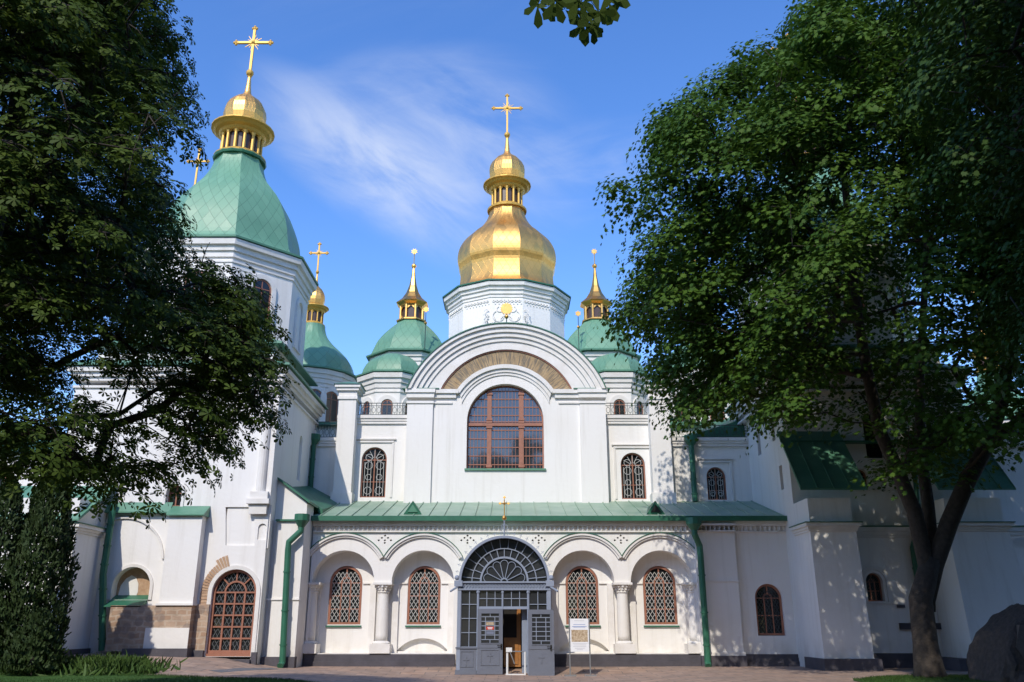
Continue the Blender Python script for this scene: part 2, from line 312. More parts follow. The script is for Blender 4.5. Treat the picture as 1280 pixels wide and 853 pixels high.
def leafmat(name, c_dark, c_light, transl=0.35, rough=0.6):
    m = bpy.data.materials.new(name); m.use_nodes = True; t = m.node_tree; b = t.nodes['Principled BSDF']; out = t.nodes['Material Output']
    g = t.nodes.new('ShaderNodeNewGeometry'); cr = t.nodes.new('ShaderNodeMix'); cr.data_type = 'RGBA'
    cr.inputs[6].default_value = (*c_dark, 1); cr.inputs[7].default_value = (*c_light, 1)
    tcn = t.nodes.new('ShaderNodeTexCoord'); nz = t.nodes.new('ShaderNodeTexNoise'); nz.inputs['Scale'].default_value = 0.9; nz.inputs['Detail'].default_value = 2; t.links.new(tcn.outputs['Object'], nz.inputs['Vector'])
    k = mathn(t, 'ADD', mathn(t, 'MULTIPLY', g.outputs['Random Per Island'], .5), mathn(t, 'MULTIPLY', mathn(t, 'SUBTRACT', nz.outputs[0], .25, True), 1.0), True); t.links.new(k, cr.inputs[0])
    t.links.new(cr.outputs[2], b.inputs['Base Color']); b.inputs['Roughness'].default_value = rough; b.inputs['Specular IOR Level'].default_value = 0.18
    tr = t.nodes.new('ShaderNodeBsdfTranslucent'); t.links.new(cr.outputs[2], tr.inputs[0])
    ms = t.nodes.new('ShaderNodeMixShader'); ms.inputs[0].default_value = transl; t.links.new(b.outputs[0], ms.inputs[1]); t.links.new(tr.outputs[0], ms.inputs[2]); t.links.new(ms.outputs[0], out.inputs[0])
    return m
M['chestnutleaf'] = leafmat('chestnut_leaves', (0.038, 0.076, 0.014), (0.105, 0.155, 0.024), 0.32)
M['mapleleaf'] = leafmat('maple_leaves', (0.030, 0.078, 0.012), (0.092, 0.165, 0.018), 0.28)
M['shadeleaf'] = leafmat('shaded_maple_leaves', (0.026, 0.060, 0.010), (0.045, 0.090, 0.013), 0.2)  # maple leaf colour darkened, so the near tree's shade is in the paint
M['thujaleaf'] = leafmat('thuja_sprays', (0.024, 0.042, 0.014), (0.050, 0.080, 0.024), 0.1, .6)
M['herb'] = leafmat('herb_leaves', (0.04, 0.085, 0.022), (0.11, 0.18, 0.045), 0.25, .5)
M['blade'] = leafmat('grass_blades', (0.04, 0.09, 0.02), (0.08, 0.15, 0.035), 0.25, .6)

# ------------------------------------------------------------------ ground
def sheet(name, xs, ys, lift, m, keep=None):
    vs = [(x, y, ground_z(x, y) + lift) for y in ys for x in xs]; nx = len(xs); fs = []
    for j in range(len(ys) - 1):
        for i in range(nx - 1):
            if keep and not keep((xs[i] + xs[i+1]) / 2, (ys[j] + ys[j+1]) / 2): continue
            fs.append((j*nx+i, j*nx+i+1, (j+1)*nx+i+1, (j+1)*nx+i))
    me = bpy.data.meshes.new(name); me.from_pydata(vs, [], fs); me.materials.append(m)
    for p in me.polygons: p.use_smooth = True
    o = bpy.data.objects.new(name, me); COL.objects.link(o); o['kind'] = 'structure'; return o
fx = [x * .5 for x in range(-52, 53)]; fy = [20 + .4 * k for k in range(48)]
sheet('ground', [-900, -200, -60] + fx + [60, 200, 900], [-900, -200, -40, 0, 10] + fy + [60, 120, 900], 0.0, M['soil'])
sheet('pavement', fx, [y for y in fy if y >= 20], 0.012, M['paving'])
def strip(name, pts_far, pts_near, lift, m):            # a ground sheet between two polylines, following the slope
    vs = []; fs = []; K = 5
    for a, b in zip(pts_far, pts_near):
        for k in range(K):
            t = k / (K - 1); x = a[0] + (b[0]-a[0]) * t; y = a[1] + (b[1]-a[1]) * t; vs.append((x, y, ground_z(x, y) + lift))
    for i in range(len(pts_far) - 1):
        for k in range(K - 1): fs.append((i*K+k, (i+1)*K+k, (i+1)*K+k+1, i*K+k+1))
    me = bpy.data.meshes.new(name); me.from_pydata(vs, [], fs); me.materials.append(m); o = bpy.data.objects.new(name, me); COL.objects.link(o); o['kind'] = 'structure'; return o
xsL = [-24 + .5 * i for i in range(44)]
lawn_far = lambda x: 29.2 if x < -12 else 29.2 - 0.14 * (x + 12) ** 1.0 - (0.012 * (x + 12) ** 2)
strip('lawn', [(x, lawn_far(x)) for x in xsL], [(x, 21) for x in xsL], 0.03, M['lawn'])
xsR = [10.3 + .5 * i for i in range(30)]
lawnR = lambda x: 27.6 + 2.2 * math.sin(min(max((x - 10.3) / 3.2, 0), 1) * math.pi / 2)
strip('lawn', [(x, lawnR(x)) for x in xsR], [(x, 22) for x in xsR], 0.03, M['lawn'])
# dark drain running from the downpipe across the pavement
strip('drain_channel', [(-9.15, 34.5), (-9.8, 32.6), (-10.3, 30.8)], [(-8.8, 34.4), (-9.35, 32.5), (-9.8, 30.7)], 0.02, M['drain'])

# ------------------------------------------------------------------ the cathedral: one building, many parts
AX = -0.38
CATH = empty('cathedral', (AX, 37, 0), 'white plastered cathedral with green roofs, gilded central dome and arcaded entrance front', 'cathedral')
def part(mb, name, m, label=None, parent=None, origin=None, smooth=False): return mb.build(name, M[m], parent or CATH, origin, label, smooth)

def seg_in(inside, p, q, n=60):                         # the stretch of p-q that lies inside a convex opening
    ok = [i for i in range(n + 1) if inside(p[0] + (q[0]-p[0]) * i / n, p[1] + (q[1]-p[1]) * i / n)]
    if len(ok) < 2: return None
    a, b = ok[0] / n, ok[-1] / n
    return ((p[0] + (q[0]-p[0]) * a, p[1] + (q[1]-p[1]) * a), (p[0] + (q[0]-p[0]) * b, p[1] + (q[1]-p[1]) * b))
def in_arch(cx, z0, hw, zs): return lambda x, z: z >= z0 and abs(x - cx) <= hw and (z <= zs or (x - cx) ** 2 + (z - zs) ** 2 <= hw * hw)
def rod(mb, p, q, Y, r, n=4): mb.tube([(p[0], Y, p[1]), (q[0], Y, q[1])], r, n)
def flat(mb, p, q, Y, wdt, d):                          # flat bar between two points of an upright plane
    dx, dz = q[0]-p[0], q[1]-p[1]; l = math.hypot(dx, dz) or 1; nx, nz = -dz / l * wdt / 2, dx / l * wdt / 2
    b4 = [(p[0]-nx, Y-d, p[1]-nz), (q[0]-nx, Y-d, q[1]-nz), (q[0]+nx, Y-d, q[1]+nz), (p[0]+nx, Y-d, p[1]+nz)]
    mb.hexa(b4, [(a, b + 2*d, c) for a, b, c in b4])
def window(cx, z0, hw, zt, Y, style='lattice', label=None, sill='green', name='window', fw=0.09):
    zs = zt - hw; f = MB(); f.plate(arch(cx, z0, hw, zs), [inset(cx, z0, hw, zs, fw)], Y - .07, Y + .07)
    hi = hw - fw
    if style in ('lattice', 'dark'):
        for k in (-1, 1): flat(f, (cx + k * hi / 3, z0 + fw), (cx + k * hi / 3, zs), Y, .045, .045)
        flat(f, (cx - hi, zs), (cx + hi, zs), Y + .004, .045, .045)
        h = zs - z0 - fw; nr = max(2, round(h / 0.62))
        for i in range(1, nr): flat(f, (cx - hi, z0 + fw + h * i / nr), (cx + hi, z0 + fw + h * i / nr), Y + .004, .042, .045)
        f.plate([(cx + (hi/3 + .03) * math.cos(a), zs + (hi/3 + .03) * 1.15 * math.sin(a)) for a in [math.pi * i / 10 for i in range(11)]] + [(cx + (hi/3 - .03) * math.cos(a), zs + (hi/3 - .03) * 1.15 * math.sin(a)) for a in [math.pi * (10 - i) / 10 for i in range(11)]], [], Y - .04, Y + .04)
        flat(f, (cx, zs + hi / 3 * 1.15), (cx, zs + hi), Y + .002, .05, .04)
    elif style in ('scroll',):
        flat(f, (cx, z0 + fw), (cx, zt - fw), Y, .05, .045); flat(f, (cx - hi, zs), (cx + hi, zs), Y + .004, .05, .045); flat(f, (cx - hi, z0 + (zs-z0) * .42), (cx + hi, z0 + (zs-z0) * .42), Y + .004, .03, .04)
    else:
        flat(f, (cx, z0 + fw), (cx, zt - fw), Y, .05, .045); flat(f, (cx - hi, zs), (cx + hi, zs), Y + .004, .05, .045)
    fo = part(f, name, 'frame', label)
    p = MB(); p.plate(inset(cx, z0, hw, zs, fw * .6), [], Y + .02, Y + .05); part(p, 'pane', 'glass', parent=fo)
    ins = in_arch(cx, z0 + fw, hi, zs); g = MB()
    if style in ('lattice', 'dark'):
        sx, sz = hw * .25, hw * .25 * 1.55
        H = zt - z0; n = int((2 * hw + H / 1.55) / sx) + 3
        for i in range(-n, n):
            for sgn in (1, -1):
                a = (cx + i * sx - sgn * 3 * sx * 2, z0 - 3 * sz * 2); b = (a[0] + sgn * 14 * sx, a[1] + 14 * sz)
                sg = seg_in(ins, a, b, 160)
                if sg: rod(g, sg[0], sg[1], Y - .035, .014)
        part(g, 'lattice', 'lattice' if style == 'lattice' else 'iron', parent=fo)
    elif style == 'scroll':
        for k in range(-3, 4):
            if k == 0: continue
            sg = seg_in(ins, (cx + k * hi / 3.6, z0), (cx + k * hi / 3.6, zs - (.0 if abs(k) < 3 else .1)), 60)
            if sg: rod(g, sg[0], sg[1], Y - .06, .014)
        for k in (-1, 1):
            for zz, r in ((z0 + .35, hi * .32), (zs - .28, hi * .34), (zs - .85, hi * .25), (zs + .12, hi * .3)):
                c = cx + k * hi * .48; g.tube([(c + r * math.cos(a), Y - .075, zz + r * math.sin(a)) for a in [2 * math.pi * i / 12 for i in range(13)]], .014, 4)
        for i in range(1, 6):
            a = math.pi * i / 6; rod(g, (cx + .1 * math.cos(a), zs + .1 * math.sin(a)), (cx + hi * .95 * math.cos(a), zs + hi * .95 * math.sin(a)), Y - .06, .013)
        part(g, 'grille', 'lattice', parent=fo)
    if sill:
        s = MB(); s.hexa([(cx - hw - .06, Y - .16, z0 - .10), (cx + hw + .06, Y - .16, z0 - .10), (cx + hw + .06, Y + .06, z0 - .10), (cx - hw - .06, Y + .06, z0 - .10)],
                         [(cx - hw - .06, Y - .16, z0 - .055), (cx + hw + .06, Y - .16, z0 - .055), (cx + hw + .06, Y + .06, z0 - .003), (cx - hw - .06, Y + .06, z0 - .003)]); part(s, 'sill', 'dkgreen' if sill == 'green' else 'trim', parent=fo)
    return fo

# ---- entrance gallery (lower arcaded front), front face at y = 37
YF = 37.0
ZSP, ZAP, RA = 3.30, 4.60, 1.31
ACX = [AX - 6.72, AX - 3.37, AX + 3.37, AX + 6.68]
XL, XR = -8.50, 11.75
def pair(a, b):                                          # twin arches over one open bay, column between
    p = [(a - RA, .50)] + [(a - RA * math.cos(math.pi * i / 20), ZSP + RA * math.sin(math.pi * i / 20)) for i in range(21)]
    p += [(b - RA * math.cos(math.pi * i / 20), ZSP + RA * math.sin(math.pi * i / 20)) for i in range(21)] + [(b + RA, .50)]
    return p
def rosette(cx, cz):
    out = []
    for dx, dz in ((0, .17), (-.13, .08), (.13, .08), (-.26, -.02), (0, -.02), (.26, -.02), (0, -.13)):
        out.append([(cx + dx - .06, cz + dz), (cx + dx, cz + dz + .045), (cx + dx + .06, cz + dz), (cx + dx, cz + dz - .045)])
    return out
wall = MB()
holes = [pair(ACX[0], ACX[1]), pair(ACX[2], ACX[3]), arch(AX, -.3, 1.45, 3.2)]
for cx in ((ACX[0] + ACX[1]) / 2, (ACX[2] + ACX[3]) / 2, ACX[1] + 1.85, ACX[2] - 1.85): holes += rosette(cx, 5.05)
front = [(XL, .0), (XR, .0), (XR, 5.9), (XL, 5.9)]
RW = (10.72, 1.18, .57, 3.24)                            # window right of the arcade
wall.plate(front, holes[:2] + [arch(AX, 0.01, 1.45, 3.2), arch(RW[0], RW[1], RW[2], RW[3] - RW[2])] + holes[3:], YF, YF + .72)
part(wall, 'arcade_wall', 'white')
# recessed back wall of the bays, with window openings and shallow relieving arches
back = MB()
bh = [arch(c, 1.62, .70, 3.32) for c in ACX] + [arch(AX, .01, 1.2, 3.0)]
bh += [[(c - 1.08, .56), (c - 1.0, .66)] + arc(c, .66 - 1.0, math.hypot(1.0, 1.0) * 1.0, 1.0, 14)[1:-1] + [(c + 1.0, .66), (c + 1.08, .56)] for c in (ACX[1], ACX[2])]
back.plate([(XL + .05, .0), (9.4, .0), (9.4, 5.8), (XL + .05, 5.8)], bh, YF + .72, YF + 1.05)
part(back, 'bay_wall', 'white')
for c in (ACX[1], ACX[2]): bb = MB(); bb.box(c - 1.2, c + 1.2, YF + .95, YF + 1.2, .3, 1.25); part(bb, 'niche_back', 'white')
for a, b in ((ACX[0], ACX[1]), (ACX[2], ACX[3])):
    for c in (a, b):
        for x0, x1 in ((c - RA - .2, c - .72), (c + .72, c + RA + .2)): imp = MB(); imp.box(x0, x1, YF + .655, YF + .72, ZSP - .035, ZSP + .02); part(imp, 'impost_moulding', 'trim')
    for c in (a - RA + .14, a + RA - .12, b - RA + .12, b + RA - .14): imp = MB(); imp.box(c - .13, c + .13, YF + .60, YF + .715, .5, ZSP - .04); part(imp, 'pilaster_strip', 'trim')
for c in ACX: window(c, 1.62, .69, 4.0, YF + .80)
window(RW[0], RW[1] + .01, RW[2], RW[3], YF + .20, 'dark', 'arched window with dark leaded panes')
rp = MB()                                                # flat wall and pier right of the arcade
rp.box(7.75, 9.45, YF - .22, YF - .002, .55, 5.35); rp.box(7.7, 9.5, YF - .30, YF - .003, .05, .55); rp.box(7.70, 9.52, YF - .27, YF - .221, 3.32, 3.38)
part(rp, 'pier', 'white')
# eyebrow mouldings above the arches with a green metal cap
for i, c in enumerate(ACX):
    e = MB(); hf = 1.655; e.plate(arc(c, 3.43, 1.885, hf) + arc(c, 3.43, 1.79, hf * 1.79 / 1.885, rev=True), [], YF - .15, YF - .001)
    e.plate(arc(c, 3.43, 1.785, hf * 1.785 / 1.885) + arc(c, 3.43, 1.71, hf * 1.71 / 1.885, rev=True), [], YF - .09, YF - .001)
    eo = part(e, 'eyebrow_moulding', 'trim')
    e = MB(); e.plate(arc(c, 3.43, 1.915, hf * 1.01) + arc(c, 3.43, 1.888, hf, rev=True), [], YF - .18, YF - .002); part(e, 'metal_cap', 'dkgreen', parent=eo)
# columns
for cx in (ACX[0] - RA - .02, (ACX[0] + ACX[1]) / 2, (ACX[2] + ACX[3]) / 2, ACX[3] + RA + .02):
    cy = YF + .30
    c = MB(); c.lathe([(.98, .245), (1.2, .25), (2.0, .245), (2.9, .225), (2.94, .225)], 20, (cx, cy)); co = part(c, 'column', 'white', smooth=True)
    c = MB(); c.box(cx - .42, cx + .42, cy - .42, cy + .38, .50, .86); c.lathe([(.86, .36), (.9, .37), (.94, .33), (.98, .27)], 20, (cx, cy)); part(c, 'base', 'trim', parent=co)
    c = MB(); c.lathe([(2.88, .25), (2.92, .27), (2.95, .25)], 18, (cx, cy))
    c.lathe([(2.95, .235), (3.05, .27), (3.15, .35), (3.2, .38)], 16, (cx, cy)); c.box(cx - .40, cx + .40, cy - .40, cy + .36, 3.205, 3.298)
    for k in range(12):
        a = 2 * math.pi * k / 12
        for zz, rr in ((3.02, .27), (3.13, .33)): c.ball((cx + rr * math.cos(a), cy + rr * math.sin(a), zz), .055, 6, 4)
    part(c, 'capital', 'trim', parent=co)
# plinth
pl = MB()
for x0, x1 in ((XL, AX - 1.95), (AX + 1.95, XR)):
    pl.box(x0, x1, YF - .10, YF + .3, -.5, .33); pl.box(x0, x1, YF - .16, YF - .101, -.5, .20); pl.box(x0, x1, YF - .06, YF + .28, .331, .47)
pl.box(7.68, 9.52, YF - .36, YF - .161, -.5, .42)
part(pl, 'plinth', 'plinth')
# cornice with saw-tooth band
co = MB(); co.box(XL, XR, YF - .10, YF - .001, 5.36, 5.42); co.box(XL, XR, YF - .14, YF - .001, 5.62, 5.70); co.box(XL, XR, YF - .20, YF - .001, 5.701, 5.86)
x = XL + .05
while x < XR - .2:
    yo = -.22 if 7.7 < x < 9.45 else 0
    co.add([(x, YF - .001, 5.43), (x + .09, YF - .115 + yo, 5.43), (x + .18, YF - .001, 5.43), (x, YF - .001, 5.61), (x + .09, YF - .115 + yo, 5.61), (x + .18, YF - .001, 5.61)], [(0,1,4,3), (1,2,5,4), (0,2,1), (3,4,5), (0,3,5,2)]); x += .2
co.box(7.7, 9.5, YF - .34, YF - .141, 5.36, 5.42); co.box(7.7, 9.5, YF - .36, YF - .141, 5.62, 5.70)
part(co, 'cornice', 'trim')
# lean-to roof with standing seams
ZE, YE, ZT, YT = 5.98, YF - .34, 7.30, 41.55
rf = MB(); rf.hexa([(XL - .1, YE, ZE - .10), (XR + .02, YE, ZE - .10), (XR + .02, YT, ZT - .10), (XL - .1, YT, ZT - .10)], [(XL - .1, YE, ZE), (XR + .02, YE, ZE), (XR + .02, YT, ZT), (XL - .1, YT, ZT)])
x = XL + .3
while x < XR:
    rf.hexa([(x - .018, YE, ZE + .001), (x + .018, YE, ZE + .001), (x + .018, YT, ZT + .001), (x - .018, YT, ZT + .001)], [(x - .018, YE, ZE + .05), (x + .018, YE, ZE + .05), (x + .018, YT, ZT + .05), (x - .018, YT, ZT + .05)]); x += .66
ro = part(rf, 'gallery_roof', 'roofg')
gt = MB(); gt.box(XL - .1, XR, YE - .09, YE - .001, ZE - .18, ZE + .03); gt.box(XL - .1, XR, YE, YE + .3, ZE - .16, ZE - .105); part(gt, 'gutter', 'dkgreen', parent=ro)
def dormer(px, vent):
    x, z = P(px, 640, 37.6); zb = ZE + (ZT - ZE) * (37.3 - YE) / (YT - YE)
    d = MB(); d.add([(x - .40, 37.25, zb), (x + .40, 37.25, zb), (x, 37.2, zb + .58), (x, 39.4, zb + .58)], [(0, 1, 2), (0, 2, 3), (1, 3, 2), (0, 3, 1)])
    do = part(d, 'dormer', 'dkgreen')
    d = MB(); d.add([(x - .22, 37.2, zb + .09), (x + .22, 37.2, zb + .09), (x, 37.17, zb + .42), (x - .22, 37.3, zb + .09), (x + .22, 37.3, zb + .09), (x, 37.27, zb + .42)], [(0,1,2), (3,5,4), (0,3,4,1), (1,4,5,2), (2,5,3,0)]); part(d, 'vent', 'dark' if vent else 'green', parent=do)
dormer(517, False); dormer(818, True)
def downpipe(pts, r=.085, hopper=True, label=None):
    d = MB(); d.tube(pts, r, 12)
    for p, q in zip(pts[1:-1], pts[2:]):
        if abs(p[2] - q[2]) > 2:
            for k in (.2, .55, .85):
                z = p[2] + (q[2] - p[2]) * k; xx = p[0] + (q[0] - p[0]) * k; d.lathe([(z - .03, r * 1.22), (z + .03, r * 1.22)], 12, (xx, p[1]))
    do = part(d, 'downpipe', 'dkgreen', label, smooth=False)
    if hopper:
        p = pts[0]; h = MB(); h.lathe([(p[2] - .12, r * 1.1), (p[2] + .12, r * 2.5), (p[2] + .38, r * 2.5)], 10, (p[0], p[1])); part(h, 'rain_hopper', 'dkgreen', parent=do)
yh = 35.2; hp = lambda a, b: (X(a, b, yh), yh, Z(b, yh))
downpipe([hp(377, 655), hp(376, 664), hp(361, 678), hp(360, 688), hp(353, 828), (X(350, 834, 35.0), 35.0, .1)], .125)
q = MB(); q.tube([hp(377, 647), (X(379, 645, 36.6), 36.6, 5.86)], .11, 8); part(q, 'gutter_spout', 'dkgreen')
xr = X(868, 660, 36.2)
downpipe([(xr, 36.25, 5.5), (xr, 36.25, 5.2), (xr + .22, 36.45, 4.75), (xr + .23, 36.45, 4.4), (xr + .23, 36.45, .2), (xr + .2, 36.25, .04)], .13)

# ---- upper front: gabled centre bay and flat walls beside it
YU = 41.5; YG = 41.1
XC = -0.28; HB = 4.92
zs_ = Z(488, YG); za = Z(408, YG); zi = Z(437, YG); zh = Z(457, YG)
wz0, wz1 = Z(586, YG), Z(480, YG); whw = 1.90; wzs = wz1 - whw; wcx = XC - .05
def seg_r(h, rise): return (h * h + rise * rise) / (2 * rise)
RO = seg_r(HB, za - zs_); CO = za - RO
hi_ = 3.33; RI = seg_r(hi_, zi - zs_); CI = zi - RI
rh = zh - wzs; hx = math.sqrt(rh ** 2 - (zs_ - wzs) ** 2)
g = MB()
hood = [(wcx + rh * math.sin(a), wzs + rh * math.cos(a)) for a in [math.asin(hx / rh) * (1 - 2 * i / 24) for i in range(25)]]
g.plate([(XC - HB, 6.4), (XC + HB, 6.4), (XC + HB, zs_), (wcx + hx, zs_)] + hood[1:-1] + [(wcx - hx, zs_), (XC - HB, zs_)], [arch(wcx, wz0, whw, wzs, 28)], YG, YG + .55)
part(g, 'gable_wall', 'white')
g = MB(); rq = rh - .06; hq = math.sqrt(rq ** 2 - (zs_ - wzs) ** 2); aq = math.asin(hq / rq); aw = math.asin((hi_ + .1) / (RI + .15))
g.plate([(XC + (RI + .15) * math.sin(-aw + 2*aw*i/36), CI + (RI + .15) * math.cos(-aw + 2*aw*i/36)) for i in range(37)] + [(XC + hi_ + .1, zs_ + .004)] + [(wcx + rq * math.sin(aq - 2*aq*i/30), wzs + rq * math.cos(aq - 2*aq*i/30)) for i in range(31)] + [(XC - hi_ - .1, zs_ + .004)], [], YG + .10, YG + .50)
part(g, 'tympanum', 'fresco', 'faded painted tympanum of brown brick above the great window', origin=(XC, YG, CI))
g = MB()                                                 # stepped archivolt of the gable
for r0, r1, y in ((RO, RO - .16, -.42), (RO - .16, RO - .40, -.30), (RO - .40, RO - .62, -.20), (RO - .62, RO - .84, -.10)):
    h0 = HB * r0 / RO; h1 = HB * r1 / RO
    a0 = math.asin(min(1, math.sqrt(max(0, r0**2 - (zs_ - CO)**2)) / r0)); a1 = math.asin(min(1, math.sqrt(max(0, r1**2 - (zs_ - CO)**2)) / r1))
    if zs_ < CO: pass
    p = [(XC + r0 * math.sin(-a0 + 2*a0*i/40), CO + r0 * math.cos(-a0 + 2*a0*i/40)) for i in range(41)] + [(XC + r1 * math.sin(a1 - 2*a1*i/40), CO + r1 * math.cos(a1 - 2*a1*i/40)) for i in range(41)]
    g.plate(p, [], YG + y, YG + .5)
r1 = RO - .84; a1 = math.asin(min(1, math.sqrt(r1**2 - (zs_ - CO)**2) / r1)); ai = math.asin(min(1, hi_ / RI))
p = [(XC + r1 * math.sin(-a1 + 2*a1*i/40), CO + r1 * math.cos(-a1 + 2*a1*i/40)) for i in range(41)] + [(XC + RI * math.sin(ai - 2*ai*i/40), CI + RI * math.cos(ai - 2*ai*i/40)) for i in range(41)]
g.plate(p, [], YG - .02, YG + .5)
part(g, 'gable_archivolt', 'trim')
g = MB(); g.plate(arc(XC, CI, RI - .002, hi_ - .02) + arc(XC, CI, RI - .06, hi_ - .07, rev=True), [], YG + .04, YG + .099); part(g, 'tympanum_edge', 'frame')
g = MB()                                                 # window hood: concentric rings, then entablature bands to both sides
for r0, r1, y, e0, e1 in ((rh, rh - .20, -.22, 0, .20), (rh - .20, rh - .38, -.12, .20, .42), (rh - .38, rh - .52, -.06, .42, .70)):
    def ring_pts(r, e): a = math.acos((zs_ - e - wzs) / r); return [(wcx + r * math.sin(-a + 2*a*i/44), wzs + r * math.cos(-a + 2*a*i/44)) for i in range(45)]
    g.plate(ring_pts(r0, e0) + ring_pts(r1, e1)[::-1], [], YG + y, YG - .001)
for z0, z1, y in ((zs_ - .20, zs_, -.22), (zs_ - .42, zs_ - .20, -.12), (zs_ - .70, zs_ - .62, -.06)):
    for sgn in (-1, 1):
        xa = math.sqrt(max(rh ** 2 - (z1 - wzs) ** 2, 0)) - .06
        x0, x1 = sorted((wcx + sgn * xa, XC + sgn * HB)); g.box(x0, x1, YG + y - .01, YG - .002, z0 + .001, z1 - .001)
part(g, 'window_hood', 'trim')
cp = MB()
for sgn in (-1, 1):
    x0, x1 = sorted((XC + sgn * hi_ * 1.0 + sgn * .02, XC + sgn * (HB + .25))); cp.box(x0, x1, YG - .28, YG + .5, zs_ + .002, zs_ + .045)
part(cp, 'ledge_flashing', 'dkgreen')
for sgn in (-1, 1):
    x0, x1 = sorted((XC + sgn * (HB - 1.28), XC + sgn * HB)); q = MB(); q.box(x0, x1, YG - .14, YG - .003, 6.6, zs_ - .72)
    q.box(x0 - .04, x1 + .04, YG - .20, YG - .003, zs_ - .715, zs_ - .60); q.box(x0 - .10, x1 + .10, YG - .34, YG + .3, zs_ - .19, zs_ - .003); q.box(x0 - .05, x1 + .05, YG - .26, YG + .3, zs_ - .43, zs_ - .192)
    part(q, 'pilaster', 'white')
# gable roof: green barrel running back to the central drum
g = MB(); a0 = math.asin(HB / RO); n = 30
po = [(XC + (RO + .05) * math.sin(-a0 + 2*a0*i/n), CO + (RO + .05) * math.cos(-a0 + 2*a0*i/n)) for i in range(n + 1)]; pi_ = [(XC + (RO + .004) * math.sin(a0 - 2*a0*i/n), CO + (RO + .004) * math.cos(a0 - 2*a0*i/n)) for i in range(n + 1)]
g.plate(po + pi_, [], YG - .48, 54.0); part(g, 'gable_roof', 'dkgreen')
for px, py in ((568, 421), (602, 408), (653, 408), (703, 421)):
    x, z = P(px, py, 43); zr = CO + math.sqrt(max(RO ** 2 - (x - XC) ** 2, 0)); b = MB(); b.box(x - .2, x + .2, 42.8, 43.2, zr - .2, zr + .42); bo = part(b, 'roof_post', 'trim'); b = MB(); b.add([(x-.28,42.72,zr+.42),(x+.28,42.72,zr+.42),(x+.28,43.28,zr+.42),(x-.28,43.28,zr+.42),(x,43,zr+.62)], [(0,1,4),(1,2,4),(2,3,4),(3,0,4),(0,3,2,1)]); part(b, 'cap', 'green', parent=bo)
# great window
Yw = YG + .38
f = MB(); f.plate(arch(wcx, wz0, whw, wzs, 28), [inset(wcx, wz0, whw, wzs, .07)], Yw - .06, Yw + .06); hi2 = whw - .07
mu = .80
for k in (-1, 1):
    zc = wzs + math.sqrt(hi2 ** 2 - mu ** 2)
    f.box(wcx + k * mu - .11, wcx + k * mu + .11, Yw - .12, Yw + .05, wz0 + .07, zc)
    for zz in (wzs - .32, wzs - .05, wzs + .08, wz0 + .12, zc - .25): f.box(wcx + k * mu - .15, wcx + k * mu + .15, Yw - .16, Yw + .04, zz, zz + .1)
f.box(wcx - hi2, wcx + hi2, Yw - .14, Yw + .055, wzs - .20, wzs - .06)
gw = part(f, 'great_window', 'frame', 'great arched window with terracotta mullions')
b = MB(); ins = in_arch(wcx, wz0 + .07, hi2, wzs)
for zz in [wz0 + .25 + .43 * i for i in range(6)] + [wzs + .35 + .42 * i for i in range(4)]:
    sg = seg_in(ins, (wcx - whw, zz), (wcx + whw, zz), 200)
    if sg: flat(b, sg[0], sg[1], Yw - .03, .042, .02)
xx = wcx - whw
while xx < wcx + whw:
    sg = seg_in(ins, (xx, wz0), (xx, wz1), 200)
    if sg: flat(b, sg[0], sg[1], Yw - .028, .021, .014)
    xx += .172
part(b, 'glazing_bars', 'frame', parent=gw)
b = MB(); b.plate(inset(wcx, wz0, whw, wzs, .05), [], Yw + .0, Yw + .03); part(b, 'pane', 'clearglass', parent=gw)
b = MB(); b.box(wcx - whw - .08, wcx + whw + .08, YG - .1, YG + .36, wz0 - .09, wz0 - .004); part(b, 'sill', 'green', parent=gw)
# gilded sun vane on the gable top
vz = za; vm = MB(); vm.tube([(XC, YG - .1, vz), (XC, YG - .1, vz + .75)], .03, 6)
vo = part(vm, 'weather_vane', 'iron')
vm = MB(); vm.ball((XC, YG - .1, vz + .48), .11, 10, 6); vm.plate([(XC + (.34 if i % 2 else .27) * math.cos(math.pi * i / 16), vz + .92 + (.34 if i % 2 else .27) * math.sin(math.pi * i / 16)) for i in range(32)], [], YG - .13, YG - .09); part(vm, 'sun_disc', 'gold', parent=vo)

# side walls of the upper front
def upper_wall(x0, x1, zt, wins, name='upper_wall'):
    q = MB(); q.plate([(x0, 6.4), (x1, 6.4), (x1, zt), (x0, zt)], [arch(c, z0, h, z1 - h) for c, z0, h, z1 in wins], YU, YU + .6)
    part(q, name, 'white')
    q = MB(); q.box(x0, x1, YU - .10, YU - .001, zt - .42, zt - .30); q.box(x0, x1, YU - .20, YU - .002, zt - .16, zt); q.box(x0, x1, YU - .14, YU - .003, zt - .29, zt - .161)
    for c, z0, h, z1 in wins:
        q.box(c - h - .32, c + h + .32, YU - .07, YU - .001, z1 + .22, z1 + .30); q.box(c - h - .42, c + h + .42, YU - .10, YU - .001, z1 + .36, z1 + .42)
        for sgn in (-1, 1): q.box(c + sgn * (h + .28) - .05, c + sgn * (h + .28) + .05, YU - .05, YU - .001, z0, z1 + .22)
    part(q, 'string_course', 'trim')
    for c, z0, h, z1 in wins: window(c, z0, h, z1, YU + .20, 'scroll', sill=None, fw=.06)
zU = Z(520, YU)
xw = X(467, 590, YU); upper_wall(X(420, 560, YU), XC - HB + .02, zU, [(xw, Z(622, YU), .62, Z(559, YU))])
xw = X(791.5, 590, YU); upper_wall(XC + HB - .02, X(838, 560, YU), zU, [(xw, Z(624, YU), .60, Z(566, YU))])
zL = Z(548, YU)
upper_wall(-10.4, X(421, 560, YU), zL, [], 'low_wing_wall')
xw = X(895.5, 600, YU); upper_wall(X(837, 560, YU), 11.9, zL, [(xw, Z(625, YU), .47, Z(584, YU))], 'low_wing_wall')
